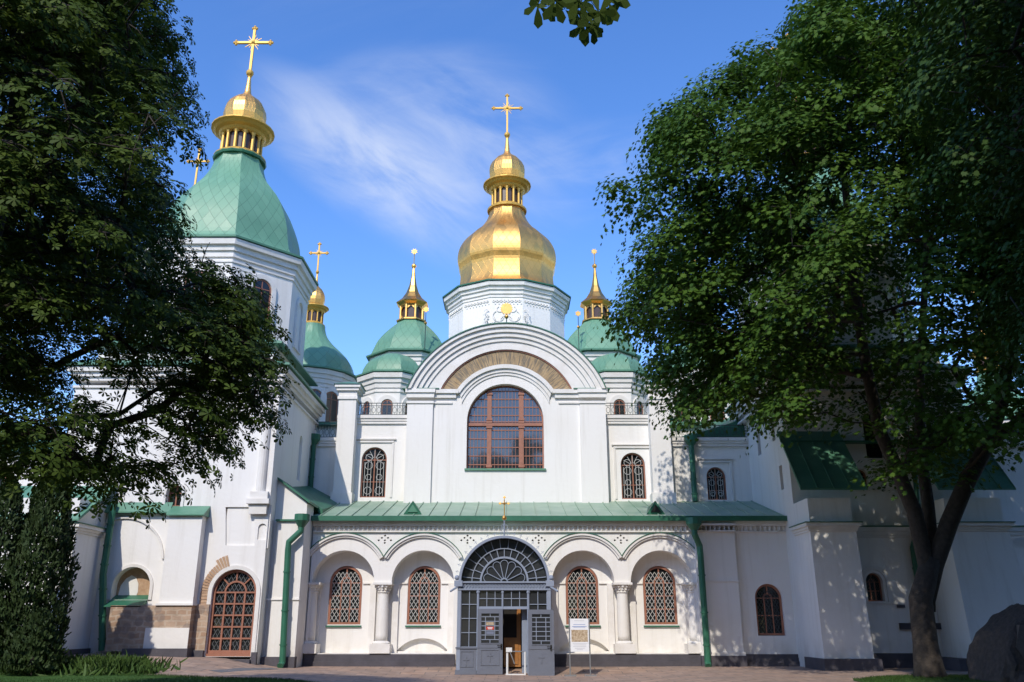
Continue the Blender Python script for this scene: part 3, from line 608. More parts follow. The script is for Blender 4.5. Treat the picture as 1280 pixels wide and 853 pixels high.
for px0, px1 in ((421, 443), (813, 838)):
    x0, x1 = X(px0, 540, 40.8), X(px1, 540, 40.8); zt = Z(481, 40.8)
    q = MB(); q.box(x0, x1, 40.8, 41.9, 6.9, zt - .75); q.box(x0 - .08, x1 + .08, 40.7, 41.95, 6.9, 7.6)
    q.box(x0 - .06, x1 + .06, 40.73, 41.95, zt - .749, zt - .60); q.box(x0 - .02, x1 + .02, 40.78, 41.93, zt - .60, zt - .32); q.box(x0 - .12, x1 + .12, 40.66, 42.0, zt - .319, zt - .17); q.box(x0 - .2, x1 + .2, 40.58, 42.05, zt - .169, zt - .02)
    qo = part(q, 'buttress_pier', 'white')
    q = MB(); xm = (x0 + x1) / 2; b4 = [(x0-.26,40.52,zt-.018),(x1+.26,40.52,zt-.018),(x1+.26,42.1,zt-.018),(x0-.26,42.1,zt-.018)]
    q.add(b4 + [(xm, 41.3, zt + .30)], [(0,1,4),(1,2,4),(2,3,4),(3,0,4),(0,3,2,1)]); part(q, 'cap', 'green', parent=qo)
def railing(x0, x1, z0, Y, h=.68):
    r = MB(); r.box(x0, x1, Y - .02, Y + .02, z0 + h - .03, z0 + h); r.box(x0, x1, Y - .018, Y + .018, z0 + .06, z0 + .085); r.box(x0, x1, Y - .018, Y + .018, z0 + h - .16, z0 + h - .14)
    n = max(2, round((x1 - x0) / .27)); s = (x1 - x0) / n
    for i in range(n + 1):
        r.box(x0 + i*s - .011, x0 + i*s + .011, Y - .011, Y + .011, z0, z0 + h - .031)
        if i < n:
            c = x0 + (i + .5) * s; r.tube([(c + .095 * math.cos(a), Y, z0 + .31 + .14 * math.sin(a)) for a in [2*math.pi*k/10 for k in range(11)]], .012, 4)
            r.box(c - .009, c + .009, Y - .009, Y + .009, z0 + .09, z0 + .17); r.box(c - .009, c + .009, Y - .009, Y + .009, z0 + .45, z0 + h - .165)
    part(r, 'railing', 'iron')
railing(X(444, 510, YU), XC - HB - .05, zU, YU + .05); railing(XC + HB + .05, X(812, 510, YU), zU, YU + .05)
railing(X(391, 530, YU), X(420, 530, YU), zL, YU + .05, .85); railing(X(839, 540, YU), 11.7, zL, YU + .05)
# roofs and bodies behind the railings
q = MB()
def slope(x0, x1, y0, z0, y1, z1): q.hexa([(x0, y0, z0 - .15), (x1, y0, z0 - .15), (x1, y1, z1 - .15), (x0, y1, z1 - .15)], [(x0, y0, z0), (x1, y0, z0), (x1, y1, z1), (x0, y1, z1)])
slope(-8.8, XC - HB, YU + .3, zU - .05, 45.5, zU + .75); part(q, 'terrace_roof', 'dkgreen'); q = MB(); slope(XC + HB, 8.3, YU + .3, zU - .05, 45.5, zU + .75); part(q, 'terrace_roof', 'dkgreen'); q = MB()
slope(-11.2, -8.9, YU + .35, zL - .05, 46, zL + .9); part(q, 'terrace_roof', 'dkgreen'); q = MB()
q.add([(8.0, YU + .3, zL - .05), (12.2, YU + .3, zL - .05), (12.2, 45.5, zL + 2.1), (8.8, 45.5, zL + .4), (12.2, YU + .4, zL + 1.2)], [(0, 1, 4), (0, 4, 2, 3), (1, 2, 4)])
part(q, 'terrace_roof', 'dkgreen')
q = MB(); q.box(-19, XC - HB - .02, 45.5, 68, 0, 11.9); q.box(XC + HB + .02, 21, 45.5, 68, 0, 11.9); q.box(XC - HB - .02, XC + HB + .02, 46, 68, 0, 12.6); part(q, 'nave_wall', 'white')
q = MB(); q.box(-19.4, XC - HB - .01, 45.2, 68.4, 11.9, 12.1); q.box(XC + HB + .01, 21.4, 45.2, 68.4, 11.9, 12.1); part(q, 'nave_roof', 'green')
lx = X(390, 580, 41.2); downpipe([(lx, 41.25, zL - .25), (lx, 41.25, zL - .6), (lx, 41.25, 7.3)], .12)
lx = X(866.5, 590, 41.2); downpipe([(lx, 41.25, zL - .30), (lx, 41.25, zL - .75), (lx, 41.25, 7.25)], .13)

# ---- domes
def cross(mb, x, y, z0, h, arm, t=.045):
    zc = z0 + h * .66
    mb.box(x - t, x + t, y - t, y + t, z0, z0 + h - .08); mb.box(x - arm + .06, x - t, y - t, y + t, zc - t, zc + t); mb.box(x + t, x + arm - .06, y - t, y + t, zc - t, zc + t)
    for ex, ez in ((x - arm, zc), (x + arm, zc), (x, z0 + h)):
        for dx, dz in ((0, 0), (.0, .085), (0, -.085), (.085, 0), (-.085, 0)): mb.ball((ex + dx * t * 22 * .9, y, ez + dz * t * 22 * .9), t * 1.35, 6, 4)
    for k in range(16):
        a = 2 * math.pi * (k + .5) / 16; l = arm * (.56 if k % 2 else .40)
        mb.tube([(x + .05 * math.cos(a), y, zc + .05 * math.sin(a)), (x + l * math.cos(a), y, zc + l * math.sin(a))], [t * .75, t * .2], 4)
    mb.ball((x, y - .02, zc), t * 2.0, 8, 5)
def lantern_top(parent, x, y, z0, s=1.0, rs=None, ncol=14, cross_s=1.0, onion=1.0, gold_base=False):
    rs = rs or s; c = (x, y)
    m = MB(); m.lathe([(z0 - .05 * s, 1.28 * rs), (z0 + .06 * s, 1.30 * rs), (z0 + .12 * s, 1.22 * rs), (z0 + .20 * s, 1.06 * rs), (z0 + .26 * s, 1.02 * rs)], 24, c)
    m.lathe([(z0 + 1.28 * s, 1.02 * rs), (z0 + 1.34 * s, 1.10 * rs), (z0 + 1.46 * s, 1.18 * rs), (z0 + 1.54 * s, 1.36 * rs), (z0 + 1.64 * s, 1.46 * rs), (z0 + 1.70 * s, 1.58 * rs), (z0 + 1.77 * s, 1.58 * rs), (z0 + 1.88 * s, .95 * rs)], 24, c)
    for k in range(ncol):
        a = 2 * math.pi * (k + .5) / ncol; cx, cy = x + .97 * rs * math.cos(a), y + .97 * rs * math.sin(a)
        m.lathe([(z0 + .24 * s, .085 * rs), (z0 + 1.12 * s, .075 * rs), (z0 + 1.29 * s, .12 * rs)], 6, (cx, cy))
        a2 = 2 * math.pi * k / ncol; p = lambda aa, rr: (x + rr * math.cos(aa), y + rr * math.sin(aa))
        w_ = math.pi / ncol
        for s2 in (-1, 1):                               # little pointed arches between the columns
            q0, q1, q2 = p(a2 + s2 * w_, .955 * rs), p(a2, .955 * rs), p(a2 + s2 * w_ * .5, .955 * rs)
            m.add([(*q0, z0 + 1.06 * s), (*q2, z0 + 1.19 * s), (*q1, z0 + 1.29 * s), (*q0, z0 + 1.29 * s)], [(0, 1, 2, 3)])
    lo = part(m, 'lantern', 'goldpaint', parent=parent)
    m = MB(); m.lathe([(z0 + .2 * s, .86 * rs), (z0 + 1.32 * s, .86 * rs)], 20, c); part(m, 'lantern_core', 'lantdark', parent=parent)
    zo = z0 + 1.84 * s; h = 2.12 * s; ro = 1.08 * rs * onion
    prof = [(zo, .80 * ro), (zo + .12 * h, .90 * ro), (zo + .28 * h, .985 * ro), (zo + .42 * h, 1.0 * ro), (zo + .56 * h, .96 * ro), (zo + .70 * h, .84 * ro), (zo + .82 * h, .66 * ro), (zo + .92 * h, .42 * ro), (zo + 1.0 * h, .24 * ro), (zo + 1.09 * h, .16 * ro), (zo + 1.3 * h, .115 * ro), (zo + 1.60 * h, .07 * ro)]
    m = MB(); m.lathe(prof, 12, c, math.pi / 12); part(m, 'gilded_onion', 'golddome', parent=parent, origin=(x, y, zo))
    zb = zo + 1.68 * h; m = MB(); m.ball((x, y, zb), .20 * rs, 12, 8); m.lathe([(zb - .26 * rs, .10 * rs), (zb - .2 * rs, .13 * rs)], 10, c); cross(m, x, y, zb + .15 * rs, 2.75 * s * cross_s, .92 * rs * cross_s, .06 * (.5 + rs / 2)); part(m, 'cross', 'goldpaint', parent=parent)
def interp(prof, k=4):                                   # smooth a (z, r) profile
    out = []; n = len(prof)
    for i in range(n - 1):
        p0, p1, p2, p3 = prof[max(i-1, 0)], prof[i], prof[i+1], prof[min(i+2, n-1)]
        for j in range(k):
            t = j / k; out.append(tuple(.5 * ((2*p1[d]) + (-p0[d]+p2[d])*t + (2*p0[d]-5*p1[d]+4*p2[d]-p3[d])*t*t + (-p0[d]+3*p1[d]-3*p2[d]+p3[d])*t**3) for d in (0, 1)))
    return out + [prof[-1]]
def drum(parent, x, y, z0, z1, r, n, ph, wins=(), niche_h=None, corn=.45):
    m = MB(); c = (x, y); m.lathe([(z0, r), (z1 - .9, r)], n, c, ph)
    part(m, 'drum_wall', 'white', parent=parent)
    m = MB(); m.lathe([(z1 - 1.15, r + .002), (z1 - 1.12, r + .06), (z1 - 1.04, r + .06), (z1 - 1.02, r + .01), (z1 - .9, r + .01), (z1 - .88, r + .10 * corn / .45), (z1 - .62, r + .10 * corn / .45), (z1 - .60, r + .2 * corn / .45), (z1 - .36, r + .22 * corn / .45), (z1 - .34, r + .36 * corn / .45), (z1 - .08, r + .40 * corn / .45)], n, c, ph)
    part(m, 'drum_cornice', 'trim', parent=parent)
    for fa, zb, zt, hw, kind in wins:                    # arched openings in a facet facing direction fa
        ap = r * math.cos(math.pi / n); d = Vector((math.cos(fa), math.sin(fa), 0)); t = Vector((-d.y, d.x, 0)); o = Vector((x, y, 0)) + d * ap
        def mp(pts, a0, a1, mb):
            tmp = MB(); tmp.plate(pts, [] , a0, a1); mb.add([o + t * p[0] - d * p[1] + Vector((0, 0, p[2])) for p in tmp.v], tmp.f)
        def mph(pts, hs_, a0, a1, mb):
            tmp = MB(); tmp.plate(pts, hs_, a0, a1); mb.add([o + t * p[0] - d * p[1] + Vector((0, 0, p[2])) for p in tmp.v], tmp.f)
        zsn = zt - hw
        mm = MB(); mph(arch(0, zb - .05, hw + .24, zsn), [arch(0, zb, hw + .02, zsn)], -.09, .05, mm); part(mm, 'window_surround', 'trim', parent=parent)
        if kind == 'win':
            mm = MB(); mp(arch(0, zb, hw, zsn), -.012, .05, mm); part(mm, 'drum_pane', 'glass', parent=parent)
            mm = MB(); mph(arch(0, zb, hw, zsn), [inset(0, zb, hw, zsn, .06)], -.035, .03, mm)
            mp([(-.02, zb), (.02, zb), (.02, zt), (-.02, zt)], -.03, -.014, mm); mp([(-hw, zsn), (hw, zsn), (hw, zsn + .04), (-hw, zsn + .04)], -.028, -.014, mm); part(mm, 'drum_window_frame', 'frame', parent=parent)
def domed(name, x, y, prof, n, ph, m, label, z_drum0, r_drum, wins=(), corn=.45):
    # the shell is the part; drum, lantern and cross are its pieces
    d = MB(); d.lathe(interp(prof), n, (x, y), ph); zb = prof[0][0]
    sh = part(d, name, m, label, origin=(x, y, zb))
    e = MB(); e.lathe([(zb - .06, prof[0][1] + .03), (zb + .03, prof[0][1] + .04), (zb + .05, prof[0][1] - .05)], n, (x, y), ph); part(e, 'eave_edge', 'green' if m != 'golddome' else 'dkgreen', parent=sh)
    drum(sh, x, y, z_drum0, zb - .02, r_drum, n, ph, wins, corn=corn)
    return sh
# central gilded dome
CY = 58.0; r12 = 1 / math.cos(math.pi / 12)
zc = lambda py: Z(py, CY)
def hr(half, py): return half * (CY * CP + (zc(py) - CAMH) * SP) / FPX
ze = 23.9
profc = [(ze, 4.75), (ze + .14, 4.3), (ze + .45, 3.85), (ze + 1.0, 3.55), (zc(346), hr(59, 346)), (zc(335), hr(62.5, 335)), (zc(324), hr(62, 324)), (zc(314), hr(58.5, 314)), (zc(304), hr(51.5, 304)), (zc(296), hr(42, 296)), (zc(288), hr(33, 288)), (zc(279), hr(26, 279)), (zc(270), hr(22.5, 270)), (zc(262), hr(21.5, 262))]
cd = domed('central_dome', AX, CY, profc, 12, math.pi / 12, 'golddome', 'gilded pear shaped central dome on a white twelve sided drum', 13.0, 4.25, corn=.5)
m = MB()                                                 # stucco frieze and ornament on the drum
for k in range(12):
    fa = -math.pi / 2 + k * math.pi / 6; d = Vector((math.cos(fa), math.sin(fa), 0)); t = Vector((-d.y, d.x, 0)); o = Vector((AX, CY, 0)) + d * (4.25 / r12)
    for i in range(8):
        uu = -1.0 + 2.0 * (i + .5) / 8
        pts = [o + t * (uu + .11 * math.cos(b)) + d * .03 + Vector((0, 0, ze - 1.35 - .13 * math.sin(b))) for b in [math.pi * j / 6 for j in range(7)]]
        m.tube(pts, .035, 4); m.ball(o + t * uu + d * .03 + Vector((0, 0, ze - 1.34)), .05, 6, 4); m.ball(o + t * (uu + .125) + d * .03 + Vector((0, 0, ze - 1.62)), .045, 6, 4)
    part(m, 'stucco_frieze', 'trim', parent=cd); m = MB()
d = Vector((0, -1, 0)); o = Vector((AX, CY - 4.25 / r12, 0))
def orn(cx, cz, r, a0, a1, rr=.04): m.tube([(o.x + cx + r * math.cos(a0 + (a1-a0)*j/14), o.y - .03, cz + r * math.sin(a0 + (a1-a0)*j/14)) for j in range(15)], rr, 4)
for sg in (-1, 1):
    for cx, cz, r in ((.55, -2.5, .38), (1.05, -2.75, .3), (.75, -3.3, .42), (1.2, -3.4, .24), (.35, -3.1, .25), (.45, -2.0, .2)):
        orn(sg * cx, ze + cz, r, math.pi / 2 - sg * .4, math.pi / 2 - sg * (.4 + 5.0))
    for i in range(7): orn(sg * (1.35 + .05 * (i % 2)), ze - 2.2 - .28 * i, .16, -sg * .3, -sg * .3 + math.pi * .9)
orn(0, ze - 2.9, .45, 0, 2 * math.pi, .05); orn(0, ze - 2.2, .25, 0, 2 * math.pi)
part(m, 'stucco_relief', 'trim', parent=cd)
lantern_top(cd, AX, CY, zc(265), 1.24, 1.16, 14, 1.0, 1.12)

# flanking pear domes with gilded spires
def spire_dome(x, y, label):
    z0 = Z(452, y); sh = domed('spire_dome', x, y, [(z0, 2.72), (z0 + .12, 2.5), (z0 + .5, 2.33), (z0 + 1.0, 2.12), (z0 + 1.5, 1.78), (z0 + 2.0, 1.32), (z0 + 2.35, .95), (z0 + 2.55, .82)], 8, math.pi / 8, 'sdome', label, 10.8, 2.25, corn=.3)
    zl = z0 + 2.5; m = MB(); m.lathe([(zl, .98), (zl + .08, .98), (zl + .12, .80), (zl + .16, .78)], 8, (x, y), math.pi / 8)
    m.lathe([(zl + 1.0, .78), (zl + 1.08, .82), (zl + 1.2, 1.02), (zl + 1.26, 1.05), (zl + 1.36, .92), (zl + 1.6, .66), (zl + 2.0, .42), (zl + 2.5, .25), (zl + 3.1, .14), (zl + 3.8, .06)], 8, (x, y), math.pi / 8)
    for k in range(8):
        a = math.pi / 8 + k * math.pi / 4; m.lathe([(zl + .15, .075), (zl + 1.02, .075)], 6, (x + .74 * math.cos(a), y + .74 * math.sin(a)))
        for s2 in (-1, 1):
            a0 = k * math.pi / 4; q0 = (x + .72 * math.cos(a0 + s2 * math.pi / 8), y + .72 * math.sin(a0 + s2 * math.pi / 8)); q1 = (x + .665 * math.cos(a0), y + .665 * math.sin(a0))
            m.add([(*q0, zl + .72), (*q1, zl + .98), (*q0, zl + 1.0)], [(0, 1, 2)])
    part(m, 'gilded_spire', 'gold', parent=sh)
    m = MB(); m.lathe([(zl + .1, .62), (zl + 1.05, .62)], 8, (x, y), math.pi / 8); part(m, 'lantern_core', 'lantdark', parent=sh)
    m = MB(); zt = zl + 3.8; m.ball((x, y, zt + .08), .16, 10, 6); m.tube([(x, y, zt), (x, y, zt + .95)], .03, 6); zz = zt + 1.1
    m.plate([(x + (.22 if i % 2 else .12) * math.cos(math.pi * i / 8), zz + (.22 if i % 2 else .12) * math.sin(math.pi * i / 8)) for i in range(16)], [], y - .03, y + .03); part(m, 'gilded_star', 'gold', parent=sh)
spire_dome(X(513.5, 430, 50), 50.0, 'green dome with open lantern and gilded spire left of the central dome')
spire_dome(X(746.5, 430, 50), 50.0, 'green dome with open lantern and gilded spire right of the central dome')
for px in (491, 768):                                    # low half-domes in front of them
    y = 45.8; x = X(px, 470, y); z0 = Z(475, y)
    sh = domed('low_dome', x, y, [(z0, 2.05), (z0 + .1, 1.8), (z0 + .45, 1.68), (z0 + .85, 1.45), (z0 + 1.2, 1.02), (z0 + 1.42, .5), (z0 + 1.5, .05)], 8, math.pi / 8, 'sdome', None, 10.4, 1.72,
               [(-math.pi / 2 + k * math.pi / 4, Z(520, y - 1.7), Z(497, y - 1.7) - .1, .30, 'win') for k in (-1, 0, 1)], corn=.34)
for px, py, s in ((532, 404, 1), (723, 409, 1)):         # little weather vanes
    y = 47.5; x, z = P(px, py, y); m = MB(); m.tube([(x, y, z - 1.6), (x, y, z + .75)], .025, 6); vo = part(m, 'weather_vane', 'iron'); m = MB(); m.ball((x, y, z), .10, 8, 6)
    zz = z + .85; m.plate([(x + (.19 if i % 2 else .13) * math.cos(math.pi * i / 6), zz + (.19 if i % 2 else .13) * math.sin(math.pi * i / 6)) for i in range(12)], [], y - .03, y + .03); part(m, 'gilded_flag', 'gold', parent=vo)
# onion-topped green domes between towers and centre, and further out
def onion_dome(x, y, z0, r, h, s, rs, label, wins=(), zd=10.5):
    sh = domed('onion_dome', x, y, [(z0, r * 1.06), (z0 + .04 * h, r * .97), (z0 + .18 * h, r * .92), (z0 + .32 * h, r * .84), (z0 + .48 * h, r * .66), (z0 + .64 * h, r * .46), (z0 + .80 * h, r * .32), (z0 + .92 * h, r * .27), (z0 + h, r * .26)], 16, math.pi / 16, 'sdome', label, zd, r * .92, wins, corn=.34)
    lantern_top(sh, x, y, z0 + h, s, rs, 10); return sh
y = 51.5; z0 = Z(474, y); hh = Z(408, y) - z0
ow = [(-math.pi / 2 + k * math.pi / 8, 11.6, z0 - 1.35, .48, 'win') for k in (0, 1.0, 2.0)]
ow2 = [(-math.pi / 2 - k * math.pi / 8, 11.6, z0 - 1.35, .42, 'win') for k in (0, 2.0)]
onion_dome(X(389, 440, y), y, z0, 2.95, hh, .70, .58, 'green dome with gilded onion cap between left tower and centre', ow)
onion_dome(X(877, 440, y), y, z0, 2.95, hh, .70, .58, 'green dome with gilded onion cap behind the maple crown', ow2)
y = 50; onion_dome(X(248, 200, y), y, 19.6, 2.9, 4.2, .98, .70, 'green dome whose cross shows above the left tower roof')
y = 49; onion_dome(X(1213, 340, y), y, 12.6, 2.6, 3.4, .70, .58, 'far right green dome seen through the leaves')

# ---- the two stair towers
def tower(x, yf, hwx, label, side):
    yc = yf + 4.2; yb = yf + 7.4; xl, xr_ = x - hwx, x + hwx
    return yc, yb, xl, xr_
TLX, TLY = -14.2, 39.0
TRX, TRY = 15.45, 39.6
def tower_upper(x, yc, hw, dome_label, sgn):
    zc1 = 12.05; yf = yc - 4.2; yb = yc + 2.9
    q = MB(); q.box(x - hw + .5, x + hw - .5, yf + .5, yb - .3, zc1 + .3, 13.2); part(q, 'tower_attic', 'white')
    q = MB(); q.box(x - hw - .42, x + hw + .42, yf - .42, yb + .5, zc1 + .02, zc1 + .10)
    q.hexa([(x - hw - .42, yf - .42, zc1 + .102), (x + hw + .42, yf - .42, zc1 + .102), (x + hw + .42, yb + .5, zc1 + .102), (x - hw - .42, yb + .5, zc1 + .102)], [(x - hw + .45, yf + .45, zc1 + .5), (x + hw - .45, yf + .45, zc1 + .5), (x + hw - .45, yb - .25, zc1 + .5), (x - hw + .45, yb - .25, zc1 + .5)])
    q.box(x - hw + .1, x + hw - .1, yf + .1, yb + .1, 13.2, 13.28)
    q.hexa([(x - hw + .1, yf + .1, 13.281), (x + hw - .1, yf + .1, 13.281), (x + hw - .1, yb + .1, 13.281), (x - hw + .1, yb + .1, 13.281)], [(x - hw + .75, yf + .75, 13.6), (x + hw - .75, yf + .75, 13.6), (x + hw - .75, yb - .4, 13.6), (x - hw + .75, yb - .4, 13.6)])
    part(q, 'tower_eaves', 'green')
    q = MB()
    for o_, z0, z1 in ((.08, 11.15, 11.25), (.10, 11.45, 11.62), (.20, 11.62, 11.82), (.32, 11.82, 12.018)): q.box(x - hw - o_, x + hw + o_, yf - o_, yb + o_, z0, z1 - .002)
    part(q, 'tower_cornice', 'trim')
    ze = 18.3; prof = [(ze, 4.5), (ze + .1, 4.2), (ze + .45, 3.72), (ze + 1.2, 3.52), (ze + 1.8, 3.42), (ze + 2.3, 3.27), (ze + 2.9, 3.03), (ze + 3.6, 2.68), (ze + 4.2, 2.22), (ze + 4.9, 1.68), (ze + 5.6, 1.33), (ze + 6.2, 1.2)]
    wins = [(-math.pi / 2 + sgn * math.pi / 4, 14.6, 16.75, .47, 'win'), (-math.pi / 2, 14.6, 16.75, .47, 'win'), (-math.pi / 2 - sgn * math.pi / 4, 14.6, 16.75, .47, 'win'), (-math.pi / 2 + sgn * math.pi / 2, 14.2, 16.6, .42, 'blind')]
    sh = domed('tower_dome', x, yc, prof, 8, math.pi / 8, 'dome', dome_label, 13.3, 4.06, wins)
    m = MB(); m.lathe([(ze + 6.1, 1.32), (ze + 6.2, 1.36), (ze + 6.3, 1.3)], 16, (x, yc)); part(m, 'neck_ring', 'dkgreen', parent=sh)
    lantern_top(sh, x, yc, ze + 6.25, 1.0, 1.02, 14, 1.0)
tower_upper(TLX, TLY, 4.35, 'large green tiled dome with gilded onion on the left tower', 1)
tower_upper(TRX, TRY, 4.0, 'large green tiled dome with gilded onion hidden by maple leaves', -1)

# left tower body
yf = 34.8; xl, xr2 = TLX - 4.35, TLX + 4.35; yb = 41.9
dcx, dhw = X(290, 770, yf), .87; dz0, dzt = ground_z(-11, 34.8) + .08, Z(712, yf)
ncx = X(164, 735, yf); nz0, nzt, nhw = Z(750, yf), Z(709, yf), .74
swx = X(217.5, 620, yf); swz0, swzt, swh = Z(634, yf), Z(606, yf), .31
q = MB()
pan = [P(282, 682, yf), P(318, 682, yf), P(318, 634, yf), P(282, 634, yf)]
nic = arch(X(327.5, 665, yf), Z(675, yf), .17, Z(660, yf))
tw1 = arch(X(258, 530, yf), 8.4, .42, 10.1)
q.plate([(xl, 0), (xr2, 0), (xr2, 11.2), (xl, 11.2)], [arch(dcx, dz0, dhw, dzt - dhw), arch(ncx, nz0, nhw, nzt - nhw), arch(swx, swz0, swh, swzt - swh), pan, nic, tw1], yf, yf + .45)
q.plate([(yf + .45, 0), (yb, 0), (yb, 11.2), (yf + .45, 11.2)], [], 0, 0, side=(xl, xl + .5))
sw = [(39.05, 7.9, 10.0, .26), (41.1, 7.9, 10.0, .24), (38.9, 6.4, 7.5, .22)]
sh_ = [[(a - w_, z0)] + [(a - w_ * math.cos(math.pi * i / 10), z1 - w_ + w_ * math.sin(math.pi * i / 10)) for i in range(11)] + [(a + w_, z0)] for a, z0, z1, w_ in sw]
q.plate([(yf + .45, 0), (yb, 0), (yb, 11.2), (yf + .45, 11.2)], sh_, 0, 0, side=(xr2 - .5, xr2))
part(q, 'tower_wall', 'white')
q = MB(); q.box(xl + .55, xr2 - .3, yf + .60, yf + .75, .3, 11.0); q.box(xr2 - .32, xr2 - .2, yf + .8, yb, 5, 11); q.box(pan[0][0] - .1, nic[-1][0] + .1, yf + .07, yf + .2, pan[0][1] - .1, pan[2][1] + .1); part(q, 'niche_back', 'white')
q = MB(); q.box(xl + .5, xr2 - .5, yb - .1, yb, 0, 11.2); q.box(xl + .5, xr2 - .5, yf + .5, yb - .1, 11.1, 11.2); part(q, 'tower_dark_backing', 'dark')  # near-black lining that stands in for the unlit inside of the tower
# glazed door of the left tower
f = MB(); dzs = dzt - dhw; f.plate(arch(dcx, dz0, dhw, dzs), [inset(dcx, dz0 + .12, dhw, dzs, .10)], yf + .10, yf + .28); hh = dhw - .10
for k in (-1, 0, 1): flat(f, (dcx + k * hh / 2, dz0 + .2), (dcx + k * hh / 2, dzs), yf + .19, .07 if k else .06, .05)
for i in range(0, 5): zz = dz0 + .22 + (dzs - dz0 - .22) * (i + 1) / 5; flat(f, (dcx - hh, zz), (dcx + hh, zz), yf + .195, .06, .05)
f.plate([(dcx + .45 * math.cos(a), dzs + .45 * math.sin(a)) for a in [math.pi * i / 14 for i in range(15)]] + [(dcx + .38 * math.cos(a), dzs + .38 * math.sin(a)) for a in [math.pi * (14 - i) / 14 for i in range(15)]], [], yf + .15, yf + .24)
for a in (math.pi * .25, math.pi * .5, math.pi * .75): flat(f, (dcx + .42 * math.cos(a), dzs + .42 * math.sin(a)), (dcx + hh * math.cos(a), dzs + hh * math.sin(a)), yf + .19, .05, .045)
f.box(dcx - dhw, dcx + dhw, yf + .0, yf + .3, dz0 - .10, dz0 + .1)
do = part(f, 'glazed_door', 'frame', 'arched terracotta door with dark panes')
f = MB(); f.plate(inset(dcx, dz0, dhw, dzs, .05), [], yf + .22, yf + .25); part(f, 'pane', 'glass', parent=do)
g = MB(); ins = in_arch(dcx, dz0 + .2, hh, dzs)
for i in range(-30, 30):
    for sgn in (1, -1):
        a = (dcx + i * .16 - sgn * .8, dz0 - .8); sg = seg_in(ins, a, (a[0] + sgn * 3.2, a[1] + 5.6), 160)
        if sg: rod(g, sg[0], sg[1], yf + .205, .008)
part(g, 'lattice', 'steel', parent=do)
for c_, z_, h_, s_, e_ in ((dcx, dz0, dhw, dzs, .16), (ncx, nz0, nhw, nzt - nhw, .12), (swx, swz0, swh, swzt - swh, .12)): q = MB(); q.plate(arch(c_, z_, h_ + e_, s_), [arch(c_, z_ - .01, h_ + .005, s_)], yf - .05, yf - .002); part(q, 'opening_surround', 'trim')
q = MB()                                                  # bricks left bare round the door arch
for i in range(15):
    a = math.pi * (.60 + .40 * (14 - i) / 14); r0, r1 = dhw + .165, dhw + (.44 if i < 11 else .60); da = .034
    q.plate([(dcx + r0 * math.cos(a - da), dzs + r0 * math.sin(a - da)), (dcx + r1 * math.cos(a - da), dzs + r1 * math.sin(a - da)), (dcx + r1 * math.cos(a + da), dzs + r1 * math.sin(a + da)), (dcx + r0 * math.cos(a + da), dzs + r0 * math.sin(a + da))], [], yf - .04, yf - .003)
for i in range(9): zz = dzs - .08 - .13 * i; q.box(dcx - dhw - .45, dcx - dhw - .165, yf - .04, yf - .003, zz - .055, zz + .055)
part(q, 'bare_brick_arch', 'brickring', 'bare brick arch left unplastered beside the glazed door')
window(swx, swz0 + .03, swh, swzt, yf + .30, 'plain', sill=None, fw=.06)
# mural niche
q = MB(); q.plate(inset(ncx, nz0 - .05, nhw, nzt - nhw, -.02), [], yf + .40, yf + .58); part(q, 'mural_niche', 'brickring', 'arched niche with remains of a brown wall painting')
q = MB(); q.plate([(ncx - .66, nz0 + .1), (ncx + .05, nz0 + .1), (ncx + .12, nz0 + .3), (ncx + .10, nz0 + .62), (ncx - .02, nz0 + .86), (ncx - .22, nz0 + .95), (ncx - .42, nz0 + .82), (ncx - .60, nz0 + .55)], [], yf + .385, yf + .398); part(q, 'plaster_patch', 'white')
q = MB(); q.hexa([(ncx - nhw, yf - .55, nz0 - .28), (ncx + nhw - .04, yf - .55, nz0 - .28), (ncx + nhw - .04, yf + .42, nz0 - .02), (ncx - nhw, yf + .42, nz0 - .02)], [(ncx - nhw, yf - .55, nz0 - .24), (ncx + nhw - .04, yf - .55, nz0 - .24), (ncx + nhw - .04, yf + .42, nz0 + .20), (ncx - nhw, yf + .42, nz0 + .20)]); part(q, 'niche_sill', 'dkgreen')
q = MB(); bx0, bx1 = X(205, 640, yf), X(205, 640, yf)
ac = X(150, 700, yf); ra = 1.75                           # shallow blind arch above the niche
q.plate([(ac + ra * math.cos(a), 4.0 + ra * math.sin(a)) for a in [math.pi * (.02 + .66 * i / 20) for i in range(21)]] + [(ac + (ra - .07) * math.cos(a), 4.0 + (ra - .07) * math.sin(a)) for a in [math.pi * (.68 - .66 * i / 20) for i in range(21)]], [], yf - .08, yf - .002); part(q, 'blind_arch', 'trim')
# buttress strip with green cap, bare masonry band below it
yb_ = 34.3; x0, x1 = X(205, 700, yb_), X(247, 700, yb_); zt = Z(645, yb_); zm = Z(757, yb_)
q = MB(); q.box(x0, x1, yb_, yf - .003, zm + .08, zt); q.box(x0 - .08, x1 + .05, yb_ - .12, yf - .002, zm, zm + .078); bo = part(q, 'buttress', 'white')
q = MB(); q.hexa([(x0 - .1, yb_ - .15, zt + .002), (x1 + .1, yb_ - .15, zt + .002), (x1 + .1, yf - .01, zt + .002), (x0 - .1, yf - .01, zt + .002)], [(x0 - .1, yb_ - .15, zt + .05), (x1 + .1, yb_ - .15, zt + .05), (x1 + .1, yf - .01, zt + .45), (x0 - .1, yf - .01, zt + .45)]); part(q, 'cap', 'green', parent=bo)
q = MB(); xa = X(128, 640, yf); q.hexa([(xa, yf - .25, zt + .15), (x0 - .12, yf - .25, zt + .15), (x0 - .12, yf - .004, zt + .15), (xa, yf - .004, zt + .15)], [(xa, yf - .25, zt + .2), (x0 - .12, yf - .25, zt + .2), (x0 - .12, yf - .004, zt + .6), (xa, yf - .004, zt + .6)]); part(q, 'ledge_roof', 'green')
gz = ground_z(-13, 34.5)
